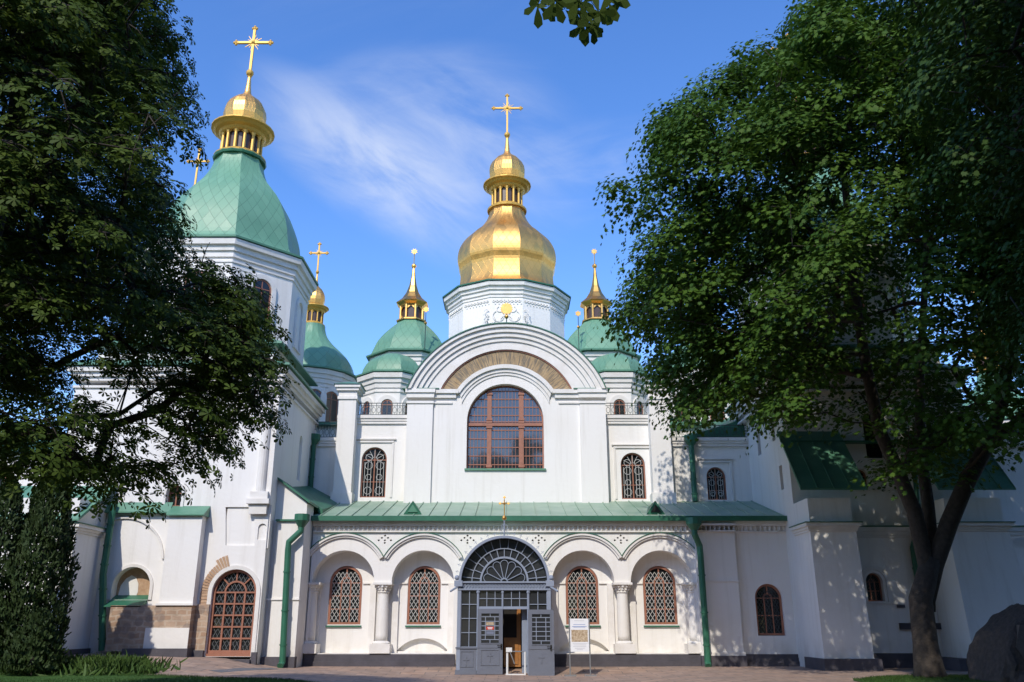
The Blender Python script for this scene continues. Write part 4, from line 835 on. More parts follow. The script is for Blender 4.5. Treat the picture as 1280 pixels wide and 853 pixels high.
q = MB(); q.box(X(136, 780, yb_), x1 + .0, yb_ - .05, yf - .004, gz + .2, zm - .003); q.box(x1 + .004, dcx - dhw - .02, yf - .12, yf - .005, gz + .2, zm + .05); part(q, 'bare_masonry', 'masonry', 'bare stone and brick courses where plaster is removed')
xa, xb = X(181, 800, yb_), X(236, 800, yb_); q = MB(); q.box(xa, xb, yb_ - .085, yb_ - .052, Z(812, yb_) + .02, Z(785, yb_)); part(q, 'plaster_patch', 'white')
q = MB(); q.box(X(158, 800, yb_), x1 + .1, yb_ - .28, yf - .006, -.2, gz + .30); q.box(x1 + .102, dcx - dhw - .04, yf - .22, yf - .006, -.2, gz + .22); q.box(dcx + dhw + .05, xr2 + .05, yf - .15, yf - .004, -.3, gz + .15); q.box(xr2 + .051, -8.5, 35.38, 35.745, -.3, .42); q.box(dcx - dhw - .04, dcx + dhw + .05, yf - .28, yf + .2, -.2, dz0 - .102); part(q, 'plinth', 'plinth')
# engaged corner column with corbel, square panel handled as opening
q = MB(); cxx = xr2 - .42; q.lathe([(6.75, .20), (11.1, .19)], 14, (cxx, yf - .02)); q.box(cxx - .36, cxx + .36, yf - .22, yf - .003, 6.45, 6.75); q.box(cxx - .46, cxx + .46, yf - .32, yf - .002, 6.25, 6.448); q.box(cxx - .36, cxx + .36, yf - .2, yf - .003, 5.85, 6.24); part(q, 'corner_shaft', 'trim')
# flank with sloping coping that closes the gallery roof
xe = -8.55; fy_ = 35.75; q = MB(); zf1, zf2 = Z(600, fy_) + .05, Z(629, fy_); q.plate([(xr2 - .02, 0), (xe, 0), (xe, zf2), (xr2 - .02, zf1)], [], fy_, 36.98); q.box(-9.65, xe + .02, fy_ - .26, fy_ - .002, .3, 5.65); q.box(xr2 + .02, xe + .04, fy_ - .31, fy_ - .262, 2.55, 2.61); part(q, 'flank_wall', 'white')
q = MB(); q.hexa([(xr2 - .1, fy_ - .15, zf1 + .02), (xe + .12, fy_ - .15, zf2 - .03), (xe + .12, 37.4, zf2 - .03), (xr2 - .1, 37.4, zf1 + .02)], [(xr2 - .1, fy_ - .15, zf1 + .12), (xe + .12, fy_ - .15, zf2 + .07), (xe + .12, 37.4, zf2 + .07), (xr2 - .1, 37.4, zf1 + .12)]); q.box(-9.72, xe + .08, fy_ - .36, fy_ - .002, 5.652, 5.73); part(q, 'coping', 'dkgreen')
q = MB(); q.hexa([(xr2, 37.4, zf1 - .3), (xe + .3, 37.4, zf2 - .3), (xe + .3, 41.6, zf2 + .6), (xr2, 41.6, zf1 + .4)], [(xr2, 37.4, zf1 - .1), (xe + .3, 37.4, zf2 - .05), (xe + .3, 41.6, zf2 + .8), (xr2, 41.6, zf1 + .6)]); part(q, 'valley_roof', 'dkgreen')

# far-left block: wall, projecting buttress with lean-to roof
def lean_buttress(x0, x1, yfr, ybk, z_c, z_r, batter=0.0, mat_='white', side='left'):
    q = MB(); q.hexa([(x0, yfr - batter, -.3), (x1 + batter, yfr - batter, -.3), (x1 + batter, ybk, -.3), (x0, ybk, -.3)], [(x0, yfr, z_c - .35), (x1, yfr, z_c - .35), (x1, ybk, z_c - .35), (x0, ybk, z_c - .35)])
    q.box(x0 + .06, x1 - .06, yfr + .1, ybk, z_c - .02, z_c + .95)
    bo = part(q, 'buttress', mat_)
    q = MB()
    for o_, a, b in ((.05, -.35, -.26), (.10, -.26, -.16), (.18, -.16, -.03)): q.box(x0 - o_, x1 + o_, yfr - o_, ybk - .01, z_c + a + .001, z_c + b)
    part(q, 'cornice_band', 'trim', parent=bo)
    q = MB(); q.box(x0 - .22, x1 + .22, yfr - .22, ybk - .02, z_c - .029, z_c + .005); part(q, 'ledge_flashing', 'dkgreen', parent=bo)
    return bo
def lean_roof(x0, x1, y0, z0, y1, z1, m='green', seams=5):
    q = MB(); q.hexa([(x0, y0, z0 - .06), (x1, y0, z0 - .06), (x1, y1, z1 - .06), (x0, y1, z1 - .06)], [(x0, y0, z0), (x1, y0, z0), (x1, y1, z1), (x0, y1, z1)])
    for k in range(seams + 1):
        x = x0 + .03 + (x1 - x0 - .06) * k / seams; q.hexa([(x - .018, y0, z0 + .001), (x + .018, y0, z0 + .001), (x + .018, y1, z1 + .001), (x - .018, y1, z1 + .001)], [(x - .018, y0, z0 + .05), (x + .018, y0, z0 + .05), (x + .018, y1, z1 + .05), (x - .018, y1, z1 + .05)])
    return part(q, 'buttress_roof', m)
lean_buttress(-20.6, -16.35, 32.4, yf - .006, 5.25, 6.6)
lean_roof(-20.9, -16.15, 32.1, 5.36, yf - .01, 7.0, 'green', 8)
q = MB(); q.box(-20.7, -16.25, 32.2, yf - .01, -.3, ground_z(-17, 32) + .32); part(q, 'plinth', 'plinth')
q = MB(); q.plate([(-34, -.3), (xl - .01, -.3), (xl - .01, 8.6), (-34, 8.6)], [arch(-21.8, 7.0 - .6, .5, 7.6), arch(-24.5, 6.4, .5, 7.6), arch(-27.2, 6.4, .5, 7.6)], 36.2, 36.8); q.box(-34, xl - .01, 36.05, 36.198, 8.1, 8.6); part(q, 'side_gallery_wall', 'white')
for cx in (-21.8, -24.5, -27.2): window(cx, 6.4, .5, 8.1, 36.45, 'plain', sill=None)
lean_roof(-34, xl - .02, 35.8, 8.62, 41, 10.2, 'green', 20)
dx_ = X(133, 700, 34.5); downpipe([(X(139, 640, 34.4), 34.4, 6.3), (X(139, 650, 34.4), 34.4, 5.9), (dx_, 34.4, 3.5), (X(127, 818, 34.4), 34.4, ground_z(-16, 34) + .12)], .13, False)

# right tower body with two steep-roofed buttresses
yr = 35.6; xl, xr3 = TRX - 3.75, TRX + 4.0; yb = 42.5
sx1, sx2 = X(1094, 735, yr), X(1078, 600, yr)
q = MB(); q.plate([(xl, -.2), (xr3, -.2), (xr3, 11.2), (xl, 11.2)], [arch(sx1, Z(752, yr), .34, Z(727, yr)), arch(sx2, Z(611, yr), .26, Z(594, yr)), arch(X(1222, 520, yr), Z(545, yr), .4, Z(515, yr)), arch(TRX, 8.3, .42, 9.9)], yr, yr + .45)
q.plate([(yr + .45, -.2), (yb, -.2), (yb, 11.2), (yr + .45, 11.2)], [[(36.6, 7.15), (36.6, 8.2), (37.0, 8.2), (37.0, 7.15)], [(39.4, 9.2), (39.4, 10.6), (39.9, 10.6), (39.9, 9.2)], [(37.1, 9.4), (37.1, 10.3), (37.5, 10.3), (37.5, 9.4)]], 0, 0, side=(xl, xl + .45))
q.plate([(yr + .45, -.2), (yb, -.2), (yb, 11.2), (yr + .45, 11.2)], [], 0, 0, side=(xr3 - .45, xr3))
part(q, 'tower_wall', 'white')
q = MB(); q.box(xl + .46, xr3 - .46, yr + .6, yr + .7, 0, 11.1); q.box(xl + .30, xl + .40, yr + .7, yb, 5, 11.1); part(q, 'tower_dark_backing', 'dark')  # near-black sheets behind the openings, painted in place of interior shade
q = MB(); zz = Z(752, yr); q.plate(arch(sx1, zz - .0, .62, Z(727, yr)), [arch(sx1, zz - .02, .45, Z(727, yr))], yr - .07, yr - .002); q.box(sx1 - .65, sx1 + .65, yr - .12, yr - .001, zz - .10, zz - .003)
for o_, a, b in ((.06, 5.0, 5.1), (.12, 5.1, 5.25), (.2, 5.25, 5.42)): q.box(xl + 2.2, xr3 + 6, yr - o_, yr - .003, a + .001, b)
q.box(sx2 - .45, sx2 + .45, yr - .14, yr - .002, Z(611, yr) - .1, Z(611, yr) - .003); part(q, 'string_course', 'trim')
q = MB(); q.box(xl + 2.2, xr3 + 6, yr - .26, yr - .004, 5.421, 5.47); q.box(xl + .0, xr3, yr - .5, yr - .006, 8.9, 8.95); part(q, 'ledge_flashing', 'dkgreen')
window(sx1, Z(752, yr) + .01, .34, Z(727, yr) + .33, yr + .3, 'dark', 'small round headed window behind the maple trunk', sill=None, fw=.05)
window(sx2, Z(611, yr) + .01, .26, Z(594, yr) + .25, yr + .3, 'plain', sill=None, fw=.05)
lean_buttress(11.62, 13.42, 33.7, yr - .006, 5.42, 6.8, .06); lean_roof(11.3, 13.95, 33.35, 6.68, 35.59, 9.45, 'green', 4)
lean_buttress(17.0, 19.35, 33.7, yr - .006, 5.42, 6.8, .55); lean_roof(16.7, 19.75, 33.35, 6.68, 35.59, 9.45, 'green', 5)
q = MB(); q.box(11.5, 13.65, 33.38, yr - .01, -.3, .42); q.box(13.96, 16.3, yr - .14, yr - .01, -.3, .55); q.box(16.3, 20.1, 33.0, yr - .01, -.3, .42); q.box(20.1, 30, yr - .1, 36.19, -.3, .42); part(q, 'plinth', 'plinth')
q = MB(); lz = Z(783, yr); q.box(X(1124, 783, yr), X(1203, 783, yr), yr - .16, yr - .002, lz - .12, lz + .12); q.box(X(1121, 759, yr), X(1130, 759, yr), yr - .12, yr - .003, Z(760, yr), Z(756, yr)); part(q, 'stone_ledge', 'plinth')
q = MB(); q.plate([(xr3 + .01, -.2), (34, -.2), (34, 9.4), (xr3 + .01, 9.4)], [], 36.2, 36.7); q.box(xr3 + .01, 34, 36.02, 36.198, 8.9, 9.4); part(q, 'side_gallery_wall', 'white')
lean_roof(xr3 + .02, 34, 35.8, 9.42, 41, 11.0, 'green', 20)
downpipe([(X(1143, 600, yr), yr - .15, 8.0), (X(1143, 600, yr), yr - .15, 7.6), (X(1143, 640, yr), yr - .3, 5.6), (X(1141, 700, yr), yr - .15, 4.6), (X(1141, 700, yr), yr - .15, .5)], .11)

# ---- entrance porch: glazed iron vestibule with a round fanlight
PY = 34.8; PX = AX + .07; PB = ground_z(PX, PY) + .0; PR = 1.80; PS = Z(728, PY)
m = MB()                                                  # outer frame and barrel hood
m.plate([(PX + PR * math.cos(math.pi - math.pi * i / 36), PS + PR * math.sin(math.pi * i / 36)) for i in range(37)] + [(PX + (PR - .10) * math.cos(math.pi * i / 36), PS + (PR - .10) * math.sin(math.pi * i / 36)) for i in range(37)], [], PY - .10, PY + .12)
for sgn in (-1, 1):
    m.box(PX + sgn * 1.76 - .07, PX + sgn * 1.76 + .07, PY - .06, PY + .10, PB, PS - .14)
    m.box(PX + sgn * 1.76 - .05, PX + sgn * 1.76 + .05, PY + .101, YF - .01, .75, .83)
    m.box(PX + sgn * 1.80 - .16, PX + sgn * 1.80 + .16, PY - .16, PY + .14, PS - .16, PS + .06); m.ball((PX + sgn * 1.86, PY - .05, PS + .17), .10, 10, 6)
    m.tube([(PX + sgn * 1.80, PY - .1, PS - .16), (PX + sgn * 2.02, PY - .2, PS - .30), (PX + sgn * 2.10, PY - .25, PS - .36)], .04, 6)
m.box(PX - 1.83, PX + 1.83, PY - .10, PY + .10, PS - .03, PS + .03); m.box(PX - 1.83, PX + 1.83, PY - .08, PY + .10, PS - .30, PS - .24); m.box(PX - 1.83, PX + 1.83, PY - .01, PY + .06, PS - .24, PS - .03)
k = -1.74
while k < 1.70:                                           # pierced frieze of little lozenges
    flat(m, (PX + k, PS - .22), (PX + k + .09, PS - .05), PY - .03, .022, .018); flat(m, (PX + k + .09, PS - .05), (PX + k + .12, PS - .22), PY - .03, .022, .018); k += .12
for i in range(22):                                       # cresting along the arch
    a = math.pi * (i + .5) / 22; r0 = PR + .02; ca, sa = math.cos(a), math.sin(a)
    m.tube([(PX + r0 * ca, PY - .05, PS + r0 * sa), (PX + (r0 + .17) * ca, PY - .05, PS + (r0 + .17) * sa)], [.014, .008], 4)
    m.tube([(PX + (r0 + .06) * ca - .06 * sa, PY - .05, PS + (r0 + .06) * sa + .06 * ca), (PX + (r0 + .13) * ca, PY - .05, PS + (r0 + .13) * sa), (PX + (r0 + .06) * ca + .06 * sa, PY - .05, PS + (r0 + .06) * sa - .06 * ca)], .010, 4)
po = part(m, 'porch', 'porchlt', 'blue grey glazed iron entrance porch with fanlight')
m = MB(); n = 30
m.plate([(PX + (PR + .02) * math.cos(math.pi - math.pi * i / n), PS + (PR + .02) * math.sin(math.pi * i / n)) for i in range(n + 1)] + [(PX + (PR - .06) * math.cos(math.pi * i / n), PS + (PR - .06) * math.sin(math.pi * i / n)) for i in range(n + 1)], [], PY + .13, YF - .01); part(m, 'barrel_roof', 'roofg', parent=po)
m = MB()
for sgn in (-1, 1): m.box(PX + sgn * 1.76 - .03, PX + sgn * 1.76 + .03, PY + .12, YF - .012, .84, PS - .1)
m.plate([(PX - 1.7, PS + .03)] + [(PX + (PR - .1) * math.cos(math.pi - math.pi * i / 36), PS + .03 + (PR - .13) * math.sin(math.pi * i / 36)) for i in range(37)] + [(PX + 1.7, PS + .03)], [], PY + .325, PY + .34)
m.box(PX - 1.69, PX - 1.02, PY + .05, PY + .065, .78, PS - .31); m.box(PX - 1.02, PX + .95, PY + .05, PY + .065, 2.26, PS - .31); m.box(PX + .95, PX + 1.69, PY + .05, PY + .065, .78, PS - .31); part(m, 'glass', 'porchglass', parent=po)
m = MB()                                                  # fanlight tracery
PF = PY + .28
def ring(r, t, d=.03): m.plate([(PX + (r + t) * math.cos(math.pi - math.pi * i / 36), PS + .03 + (r + t) * math.sin(math.pi * i / 36)) for i in range(37)] + [(PX + r * math.cos(math.pi * i / 36), PS + .03 + r * math.sin(math.pi * i / 36)) for i in range(37)], [], PF - d, PF + d)
ring(.90, .075, .045); ring(1.27, .035); ring(.10, .05, .04)
for i in range(13):
    a = math.pi * (i + .5) / 13; flat(m, (PX + .97 * math.cos(a), PS + .03 + .97 * math.sin(a)), (PX + 1.28 * math.cos(a), PS + .03 + 1.28 * math.sin(a)), PF, .03, .02)
for i in range(14):
    a = math.pi * (i + .5) / 14; flat(m, (PX + 1.30 * math.cos(a), PS + .03 + 1.30 * math.sin(a)), (PX + 1.68 * math.cos(a), PS + .03 + 1.68 * math.sin(a)), PF, .03, .02)
for i in range(7):                                         # seven petals
    a = math.pi * (i + .5) / 7; da = math.pi / 14
    L_ = (PX + .14 * math.cos(a - da), PS + .03 + .14 * math.sin(a - da)); R__ = (PX + .14 * math.cos(a + da), PS + .03 + .14 * math.sin(a + da))
    rr = .70; p0 = (PX + rr * math.cos(a - da), PS + .03 + rr * math.sin(a - da)); p1 = (PX + rr * math.cos(a + da), PS + .03 + rr * math.sin(a + da))
    if i: flat(m, L_, p0, PF, .028, .02)
    c0 = ((p0[0] + p1[0]) / 2, (p0[1] + p1[1]) / 2); rw = math.hypot(p0[0] - p1[0], p0[1] - p1[1]) / 2
    m.tube([(c0[0] + rw * (math.cos(a - math.pi/2 + math.pi * j / 10)), PF, c0[1] + rw * math.sin(a - math.pi/2 + math.pi * j / 10)) for j in range(11)], .016, 4)
part(m, 'fanlight', 'porchlt', parent=po)
m = MB()                                                  # glazing grids and transom
def grid(x0, x1, z0, z1, nx, nz, t=.028):
    for i in range(nx + 1): x = x0 + (x1 - x0) * i / nx; m.box(x - t/2, x + t/2, PY - .005, PY + .045, z0, z1)
    for j in range(nz + 1): z = z0 + (z1 - z0) * j / nz; m.box(x0, x1, PY - .003, PY + .047, z - t/2, z + t/2)
grid(PX - 1.68, PX - 1.04, .80, PS - .31, 2, 4); grid(PX - 1.00, PX + .93, 2.28, PS - .31, 6, 2); grid(PX + .97, PX + 1.68, .80, PS - .31, 2, 4)
for xx, t in ((-1.02, .05), (-.06, .04), (.95, .05)): m.lathe([(PB if abs(xx) > .5 else 2.22, t), (PS - .42, t), (PS - .40, t * 1.5), (PS - .31, t * 1.5)], 8, (PX + xx, PY))
m.box(PX - 1.02, PX + .95, PY - .03, PY + .06, 2.19, 2.27); part(m, 'glazing_grid', 'porchlt', parent=po)
def latin(mb, x, y, z, h): mb.box(x - .018, x + .018, y - .02, y, z - h/2, z + h/2); mb.box(x - h * .32, x + h * .32, y - .019, y + .001, z + h * .10, z + h * .10 + .035)
def rim(mb, x0, x1, z0, z1, y, t=.03):
    mb.box(x0, x1, y - .02, y, z0, z0 + t); mb.box(x0, x1, y - .02, y, z1 - t, z1); mb.box(x0, x0 + t, y - .019, y, z0 + t, z1 - t); mb.box(x1 - t, x1, y - .019, y, z0 + t, z1 - t)
for sgn, x0, x1 in ((-1, PX - 1.84, PX - 1.06), (1, PX + .99, PX + 1.84)):
    m = MB(); m.box(x0, x1, PY - .05, PY + .05, PB + .18, .78); m.box(x0 - .03, x1, PY - .09, PY + .08, PB - .05, PB + .179); m.box(x0 - .03, x1, PY - .09, PY + .08, .74, .80); rim(m, x0 + .16, x1 - .12, PB + .28, .66, PY - .05); latin(m, (x0 + x1) / 2, PY - .05, .28, .36); part(m, 'lower_panel', 'porch', parent=po)
m = MB(); z = PS + PR; m.tube([(PX, PY - .05, z), (PX, PY - .05, z + .62)], .03, 8)
for sg in (-1, 1): m.tube([(PX + sg * (.02 + .11 * math.sin(a)), PY - .05, z + .28 + .16 * math.cos(a)) for a in [math.pi * i / 8 for i in range(9)]], .012, 4); m.tube([(PX + sg * (.30 - .10 * math.cos(a)), PY - .05, z + .04 + .07 * math.sin(a)) for a in [math.pi * i / 6 for i in range(7)]], .012, 4)
fo = part(m, 'finial', 'porchlt', parent=po)
m = MB(); m.ball((PX, PY - .05, z + .70), .095, 12, 8); cross(m, PX, PY - .05, z + .80, .72, .17, .02); part(m, 'gilded_cross', 'gold', parent=po)
# door leaves
def leaf(x0, x1, y, z0, z1, notices, name_label, crossz):
    m = MB(); wz0 = z0 + (z1 - z0) * .47; wz1 = z1 - .16; a, b = x0 + .14, x1 - .14
    m.plate([(x0, z0), (x1, z0), (x1, z1), (x0, z1)], [[(a, wz0), (b, wz0), (b, wz1), (a, wz1)]], y - .03, y + .03)
    m.box(x0, x1, y - .05, y - .031, z0 + .0, z0 + .22); m.box(x0, x1, y - .045, y - .031, wz0 - .17, wz0 - .11); rim(m, a - .02, b + .02, wz0 - .02, wz1 + .02, y - .03, .03)
    if crossz: rim(m, x0 + .13, x1 - .13, z0 + .32, wz0 - .22, y - .03)
    latin(m, (x0 + x1) / 2, y - .03, z0 + .62, .34); d = part(m, 'entrance_door', 'porch', name_label)
    g = MB(); t = .026
    c0, c1 = a + (b - a) * .24, a + (b - a) * .76; r0, r1 = wz0 + (wz1 - wz0) * .12, wz0 + (wz1 - wz0) * .88
    for xx in (c0, c1): g.box(xx - t/2, xx + t/2, y - .02, y + .02, r0, r1)
    for i in range(6): zz = r0 + (r1 - r0) * i / 5; g.box(a, b, y - .018, y + .022, zz - t/2, zz + t/2)
    g.box((a+b)/2 - t/2, (a+b)/2 + t/2, y - .019, y + .02, wz0, r0); g.box((a+b)/2 - t/2, (a+b)/2 + t/2, y - .019, y + .02, r1, wz1); part(g, 'glazing_bars', 'porchlt', parent=d)
    g = MB(); g.box(a, b, y + .003, y + .012, wz0, wz1); part(g, 'pane', 'porchglass', parent=d)
    rows = [r0 + (r1 - r0) * i / 5 for i in range(6)]
    for i0, i1, mt, lab in notices:
        g = MB(); g.box(c0 + .03, c1 - .03, y - .026, y - .022, rows[i0] + .03, rows[i1] - .03); part(g, 'notice', mt, lab, parent=d)
        if mt == 'redpaper':
            g = MB()
            for j, wd in enumerate((.7, .55)): zz = rows[i0] + (rows[i1] - rows[i0]) * (.6 - .25 * j); hw_ = (c1 - c0 - .08) / 2 * wd; g.box((c0 + c1) / 2 - hw_, (c0 + c1) / 2 + hw_, y - .029, y - .0265, zz - .012, zz + .012)
            part(g, 'notice_lettering', 'board', parent=d)
    h = MB(); hxx = x1 - .12 if not crossz else x1 - .05; h.box(hxx - .03, hxx + .03, y - .06, y - .031, wz0 - .22, wz0 - .02); h.tube([(hxx, y - .06, wz0 - .08), (hxx, y - .11, wz0 - .08), (hxx - .16, y - .11, wz0 - .08)], .016, 6); part(h, 'handle', 'dark', parent=d)
dz1 = 2.20
leaf(PX - 1.03, PX - .05, PY - .07, PB + .02, dz1, [(3, 4, 'sepia', 'dark framed notice'), (2, 3, 'redpaper', 'red notice'), (1, 2, 'paper', 'blue grey notice')], 'closed grey blue door leaf with notices behind its panes', True)
leaf(PX + .93, PX + 1.92, PY - .42, PB - .03, dz1 - .03, [], 'grey blue door leaf standing open', False)
m = MB()                                                   # inner wooden door standing ajar in the porch, near-black slabs behind it stand in for the unlit room
m.box(PX - .02, PX + .66, 36.2, 36.26, .02, 2.5); m.box(PX + .08, PX + .56, 36.17, 36.2, .12, .5); m.box(PX + .08, PX + .56, 36.17, 36.2, .6, 1.0); m.box(PX + .55, PX + .66, 36.15, 36.2, 1.05, 2.5); wd = part(m, 'wooden_door', 'wood', 'inner brown wooden door')
m = MB(); m.box(PX - .02, PX + .50, 36.18, 36.199, 1.12, 2.5); part(m, 'dark_pane', 'dark', parent=wd)
m = MB(); m.box(PX - 1.7, PX + 1.68, 36.6, 36.9, 0, 3.2); m.box(AX - 1.44, AX + 1.44, YF + .3, YF + .5, .01, 4.6); part(m, 'porch_dark_backing', 'dark')
m = MB(); m.box(PX + .70, PX + .93, 35.2, 36.6, PB, 2.19); part(m, 'porch_jamb', 'porchlt', parent=po)
m = MB(); m.box(PX - 1.9, PX + 1.9, PY - .1, YF, PB - .2, PB + .015); part(m, 'threshold', 'plinth', parent=po)

# ------------------------------------------------------------------ free-standing things at the door
def thing(name, loc, label, cat, group=None): return empty(name, loc, label, cat, group)
tx, ty = PX + .13, PY - .18; tz = ground_z(tx, ty)
t = thing('turnstile', (tx, ty, tz), 'white tubular turnstile gate standing in the open cathedral doorway', 'turnstile')
m = MB(); m.tube([(tx, ty, tz + .02), (tx, ty, tz + .98)], .045, 8); m.box(tx - .06, tx + .70, ty - .05, ty + .05, tz + .012, tz + .06); m.tube([(tx + .68, ty, tz + .03), (tx + .68, ty, tz + .85)], .035, 8); m.build('post', M['whitemetal'], t)
m = MB(); m.box(tx - .05, tx + .18, ty - .08, ty + .08, tz + .84, tz + 1.0); m.build('head', M['whitemetal'], t)
m = MB(); m.tube([(tx + .14, ty, tz + .86), (tx + .66, ty, tz + .86)], .022, 8); m.build('arm', M['steel'], t)
m = MB(); m.tube([(tx + .10, ty - .09, tz + .86), (tx + .28, ty - .14, tz + .42)], .020, 8); m.build('arm', M['steel'], t)

sy = 34.1; sx0, sx1 = X(712, 800, sy), X(737, 800, sy); sxm = (sx0 + sx1) / 2; sz = ground_z(sxm, sy) + .012
t = thing('sign_stand', (sxm, sy, sz), 'white information board with a sepia picture on two thin posts beside the entrance', 'sign')
zb0, zb1 = Z(815, sy), Z(773.5, sy)
m = MB(); m.box(sx0 + .03, sx1 - .03, sy - .015, sy + .015, zb0, zb1); b = m.build('board', M['board'], t)
m = MB(); hgt = zb1 - zb0; m.box(sx0 + .07, sx1 - .07, sy - .021, sy - .016, zb0 + hgt * .30, zb0 + hgt * .66); m.build('picture', M['sepia'], b)
m = MB()
for f_, wd in ((.815, .60), (.755, .74), (.735, .60)): hw_ = (sx1 - sx0) / 2 * wd; m.box(sxm - hw_, sxm + hw_, sy - .020, sy - .016, zb0 + hgt * f_, zb0 + hgt * f_ + .018)
m.build('heading_text', M['blueink'], b)
m = MB()
hw_ = (sx1 - sx0) * .25; m.box(sxm - hw_, sxm + hw_, sy - .020, sy - .016, zb0 + hgt * .93, zb0 + hgt * .94); m.build('header_text', M['greyink'], b)
m = MB()
for f_, wd in ((.24, .70), (.20, .62), (.15, .66), (.10, .5), (.06, .3)): hw_ = (sx1 - sx0) / 2 * wd; m.box(sxm - hw_, sxm + hw_, sy - .020, sy - .016, zb0 + hgt * f_, zb0 + hgt * f_ + .011)
m.build('small_text', M['greyink'], b)
for x in (sx0, sx1):
    m = MB(); m.tube([(x, sy, sz + .02), (x, sy, zb1 + .02)], .025, 8); m.build('post', M['steel'], t)
    m = MB(); m.box(x - .22, x + .22, sy - .20, sy + .16, sz, sz + .04); m.build('foot', M['steel'], t)

# inscribed boulder at the right edge
bx, by = 15.75, 27.6
t = thing('boulder', (bx, by, 0), 'dark rough granite boulder with a dressed inscription face in tree shade', 'boulder')
bmx = bmesh.new(); bmesh.ops.create_icosphere(bmx, subdivisions=5, radius=1.0)
from mathutils import noise
PLN = [(Vector(a).normalized(), b) for a, b in (((-.9, -.3, .35), 1.45), ((-.55, -.2, .85), 1.75), ((.35, -.2, .92), 2.05), ((.8, -.35, .5), 1.62), ((-.98, .1, -.05), 1.72), ((.05, -.6, .8), 1.95), ((.6, .3, .75), 1.9))]
for vtx in bmx.verts:
    d = vtx.co.normalized(); z = d.z
    rx = 2.0 * (1 - .42 * max(z, 0) ** 1.3); x = d.x * rx; zz = z * 2.45 if z > 0 else z * .5; y = d.y * 1.15 * (1 - .25 * max(z, 0))
    if z > .25: zz += (.10 if d.x < .05 else -.22 * d.x)
    nn = noise.fractal(d * 1.6 + Vector((3, 1, 2)), 1.0, 2.0, 4) * .16 + noise.cell(d * 3.0) * .05
    k = 1 + nn; p = Vector((x * k, y * k, zz * (1 + nn * .5)))
    for pn, pd in PLN:
        ex = p.dot(pn) - pd
        if ex > 0: p = p - pn * ex * .92
    p = p + d * (noise.fractal(d * 9, 1.0, 2.0, 3) * .035 + noise.fractal(d * 22, 1.0, 2.0, 3) * .015)
    if p.y < -.80 and -.9 < p.x < .85 and .2 < p.z < 1.75: p.y = -.80
    vtx.co = p
me = bpy.data.meshes.new('stone'); bmx.to_mesh(me); bmx.free(); me.materials.append(M['granite']); o = bpy.data.objects.new('stone', me); COL.objects.link(o); o.parent = t
m = MB(); pts = [(-.55, 1.62), (.50, 1.62), (.75, .55), (.55, .30), (-.45, .42), (-.78, 1.0)]
m.plate([(bx + a, b) for a, b in pts], [], by - .825, by - .5); m.build('inscription_face', M['carved'], t)
m = MB()
for j in range(7): zz = 1.42 - .15 * j; m.box(bx - .46 + .03 * (j % 3), bx + .42 - .05 * (j % 2), by - .832, by - .826, zz - .022, zz + .022)
m.build('inscription', M['granite'], t)

# ------------------------------------------------------------------ trees
def pix(p):                                               # photo position of world points (for the outline test only)
    y = p[:, 1]; z = p[:, 2] - CAMH; d = y * CP + z * SP; return 640 + FPX * p[:, 0] / d, 426.5 - FPX * (z * CP - y * SP) / d
def in_poly(px, py, poly):
    r = np.zeros(len(px), bool); n = len(poly)
    for i in range(n):
        (x0, y0), (x1, y1) = poly[i], poly[(i + 1) % n]
        if y0 == y1: continue
        c = ((y0 > py) != (y1 > py)) & (px < (x1 - x0) * (py - y0) / (y1 - y0) + x0); r ^= c
    return r
def leaf_mesh(name, m, centers, normals, size, tmpl, parent, spin=None):
    # one flat polygon per leaflet: tmpl is a list of 2-D outlines in the leaf plane
    n = len(centers); nz = normals / np.linalg.norm(normals, axis=1)[:, None]
    a = np.cross(nz, np.where(np.abs(nz[:, 2:3]) < .9, [[0, 0, 1.]], [[1., 0, 0]])); a /= np.linalg.norm(a, axis=1)[:, None]; b = np.cross(nz, a)
    th = rng.uniform(0, 2 * np.pi, n) if spin is None else spin
    ca, sa = np.cos(th)[:, None], np.sin(th)[:, None]; U = a * ca + b * sa; V = b * ca - a * sa
    V_all = []; lens = []; 
    for out in tmpl:
        T = np.array(out, float); k = len(T)
        zc_ = T[:, 2] if T.shape[1] > 2 else np.zeros(k)
        pts = centers[:, None, :] + size[:, None, None] * (U[:, None, :] * T[None, :, 0, None] + V[:, None, :] * T[None, :, 1, None] + nz[:, None, :] * zc_[None, :, None])
        V_all.append(pts.reshape(-1, 3)); lens.append(np.full(n, k, np.int32))
    co = np.concatenate(V_all).astype(np.float32); ln = np.concatenate(lens); off = WP[parent.name]; co -= np.array(off, np.float32)
    me = bpy.data.meshes.new(name); me.vertices.add(len(co)); me.vertices.foreach_set('co', co.ravel()); me.loops.add(len(co)); me.loops.foreach_set('vertex_index', np.arange(len(co), dtype=np.int32))
    me.polygons.add(len(ln)); me.polygons.foreach_set('loop_start', np.concatenate([[0], np.cumsum(ln)[:-1]]).astype(np.int32)); me.polygons.foreach_set('loop_total', ln); me.update(calc_edges=True)
    me.materials.append(m); o = bpy.data.objects.new(name, me); COL.objects.link(o); o.parent = parent; return o
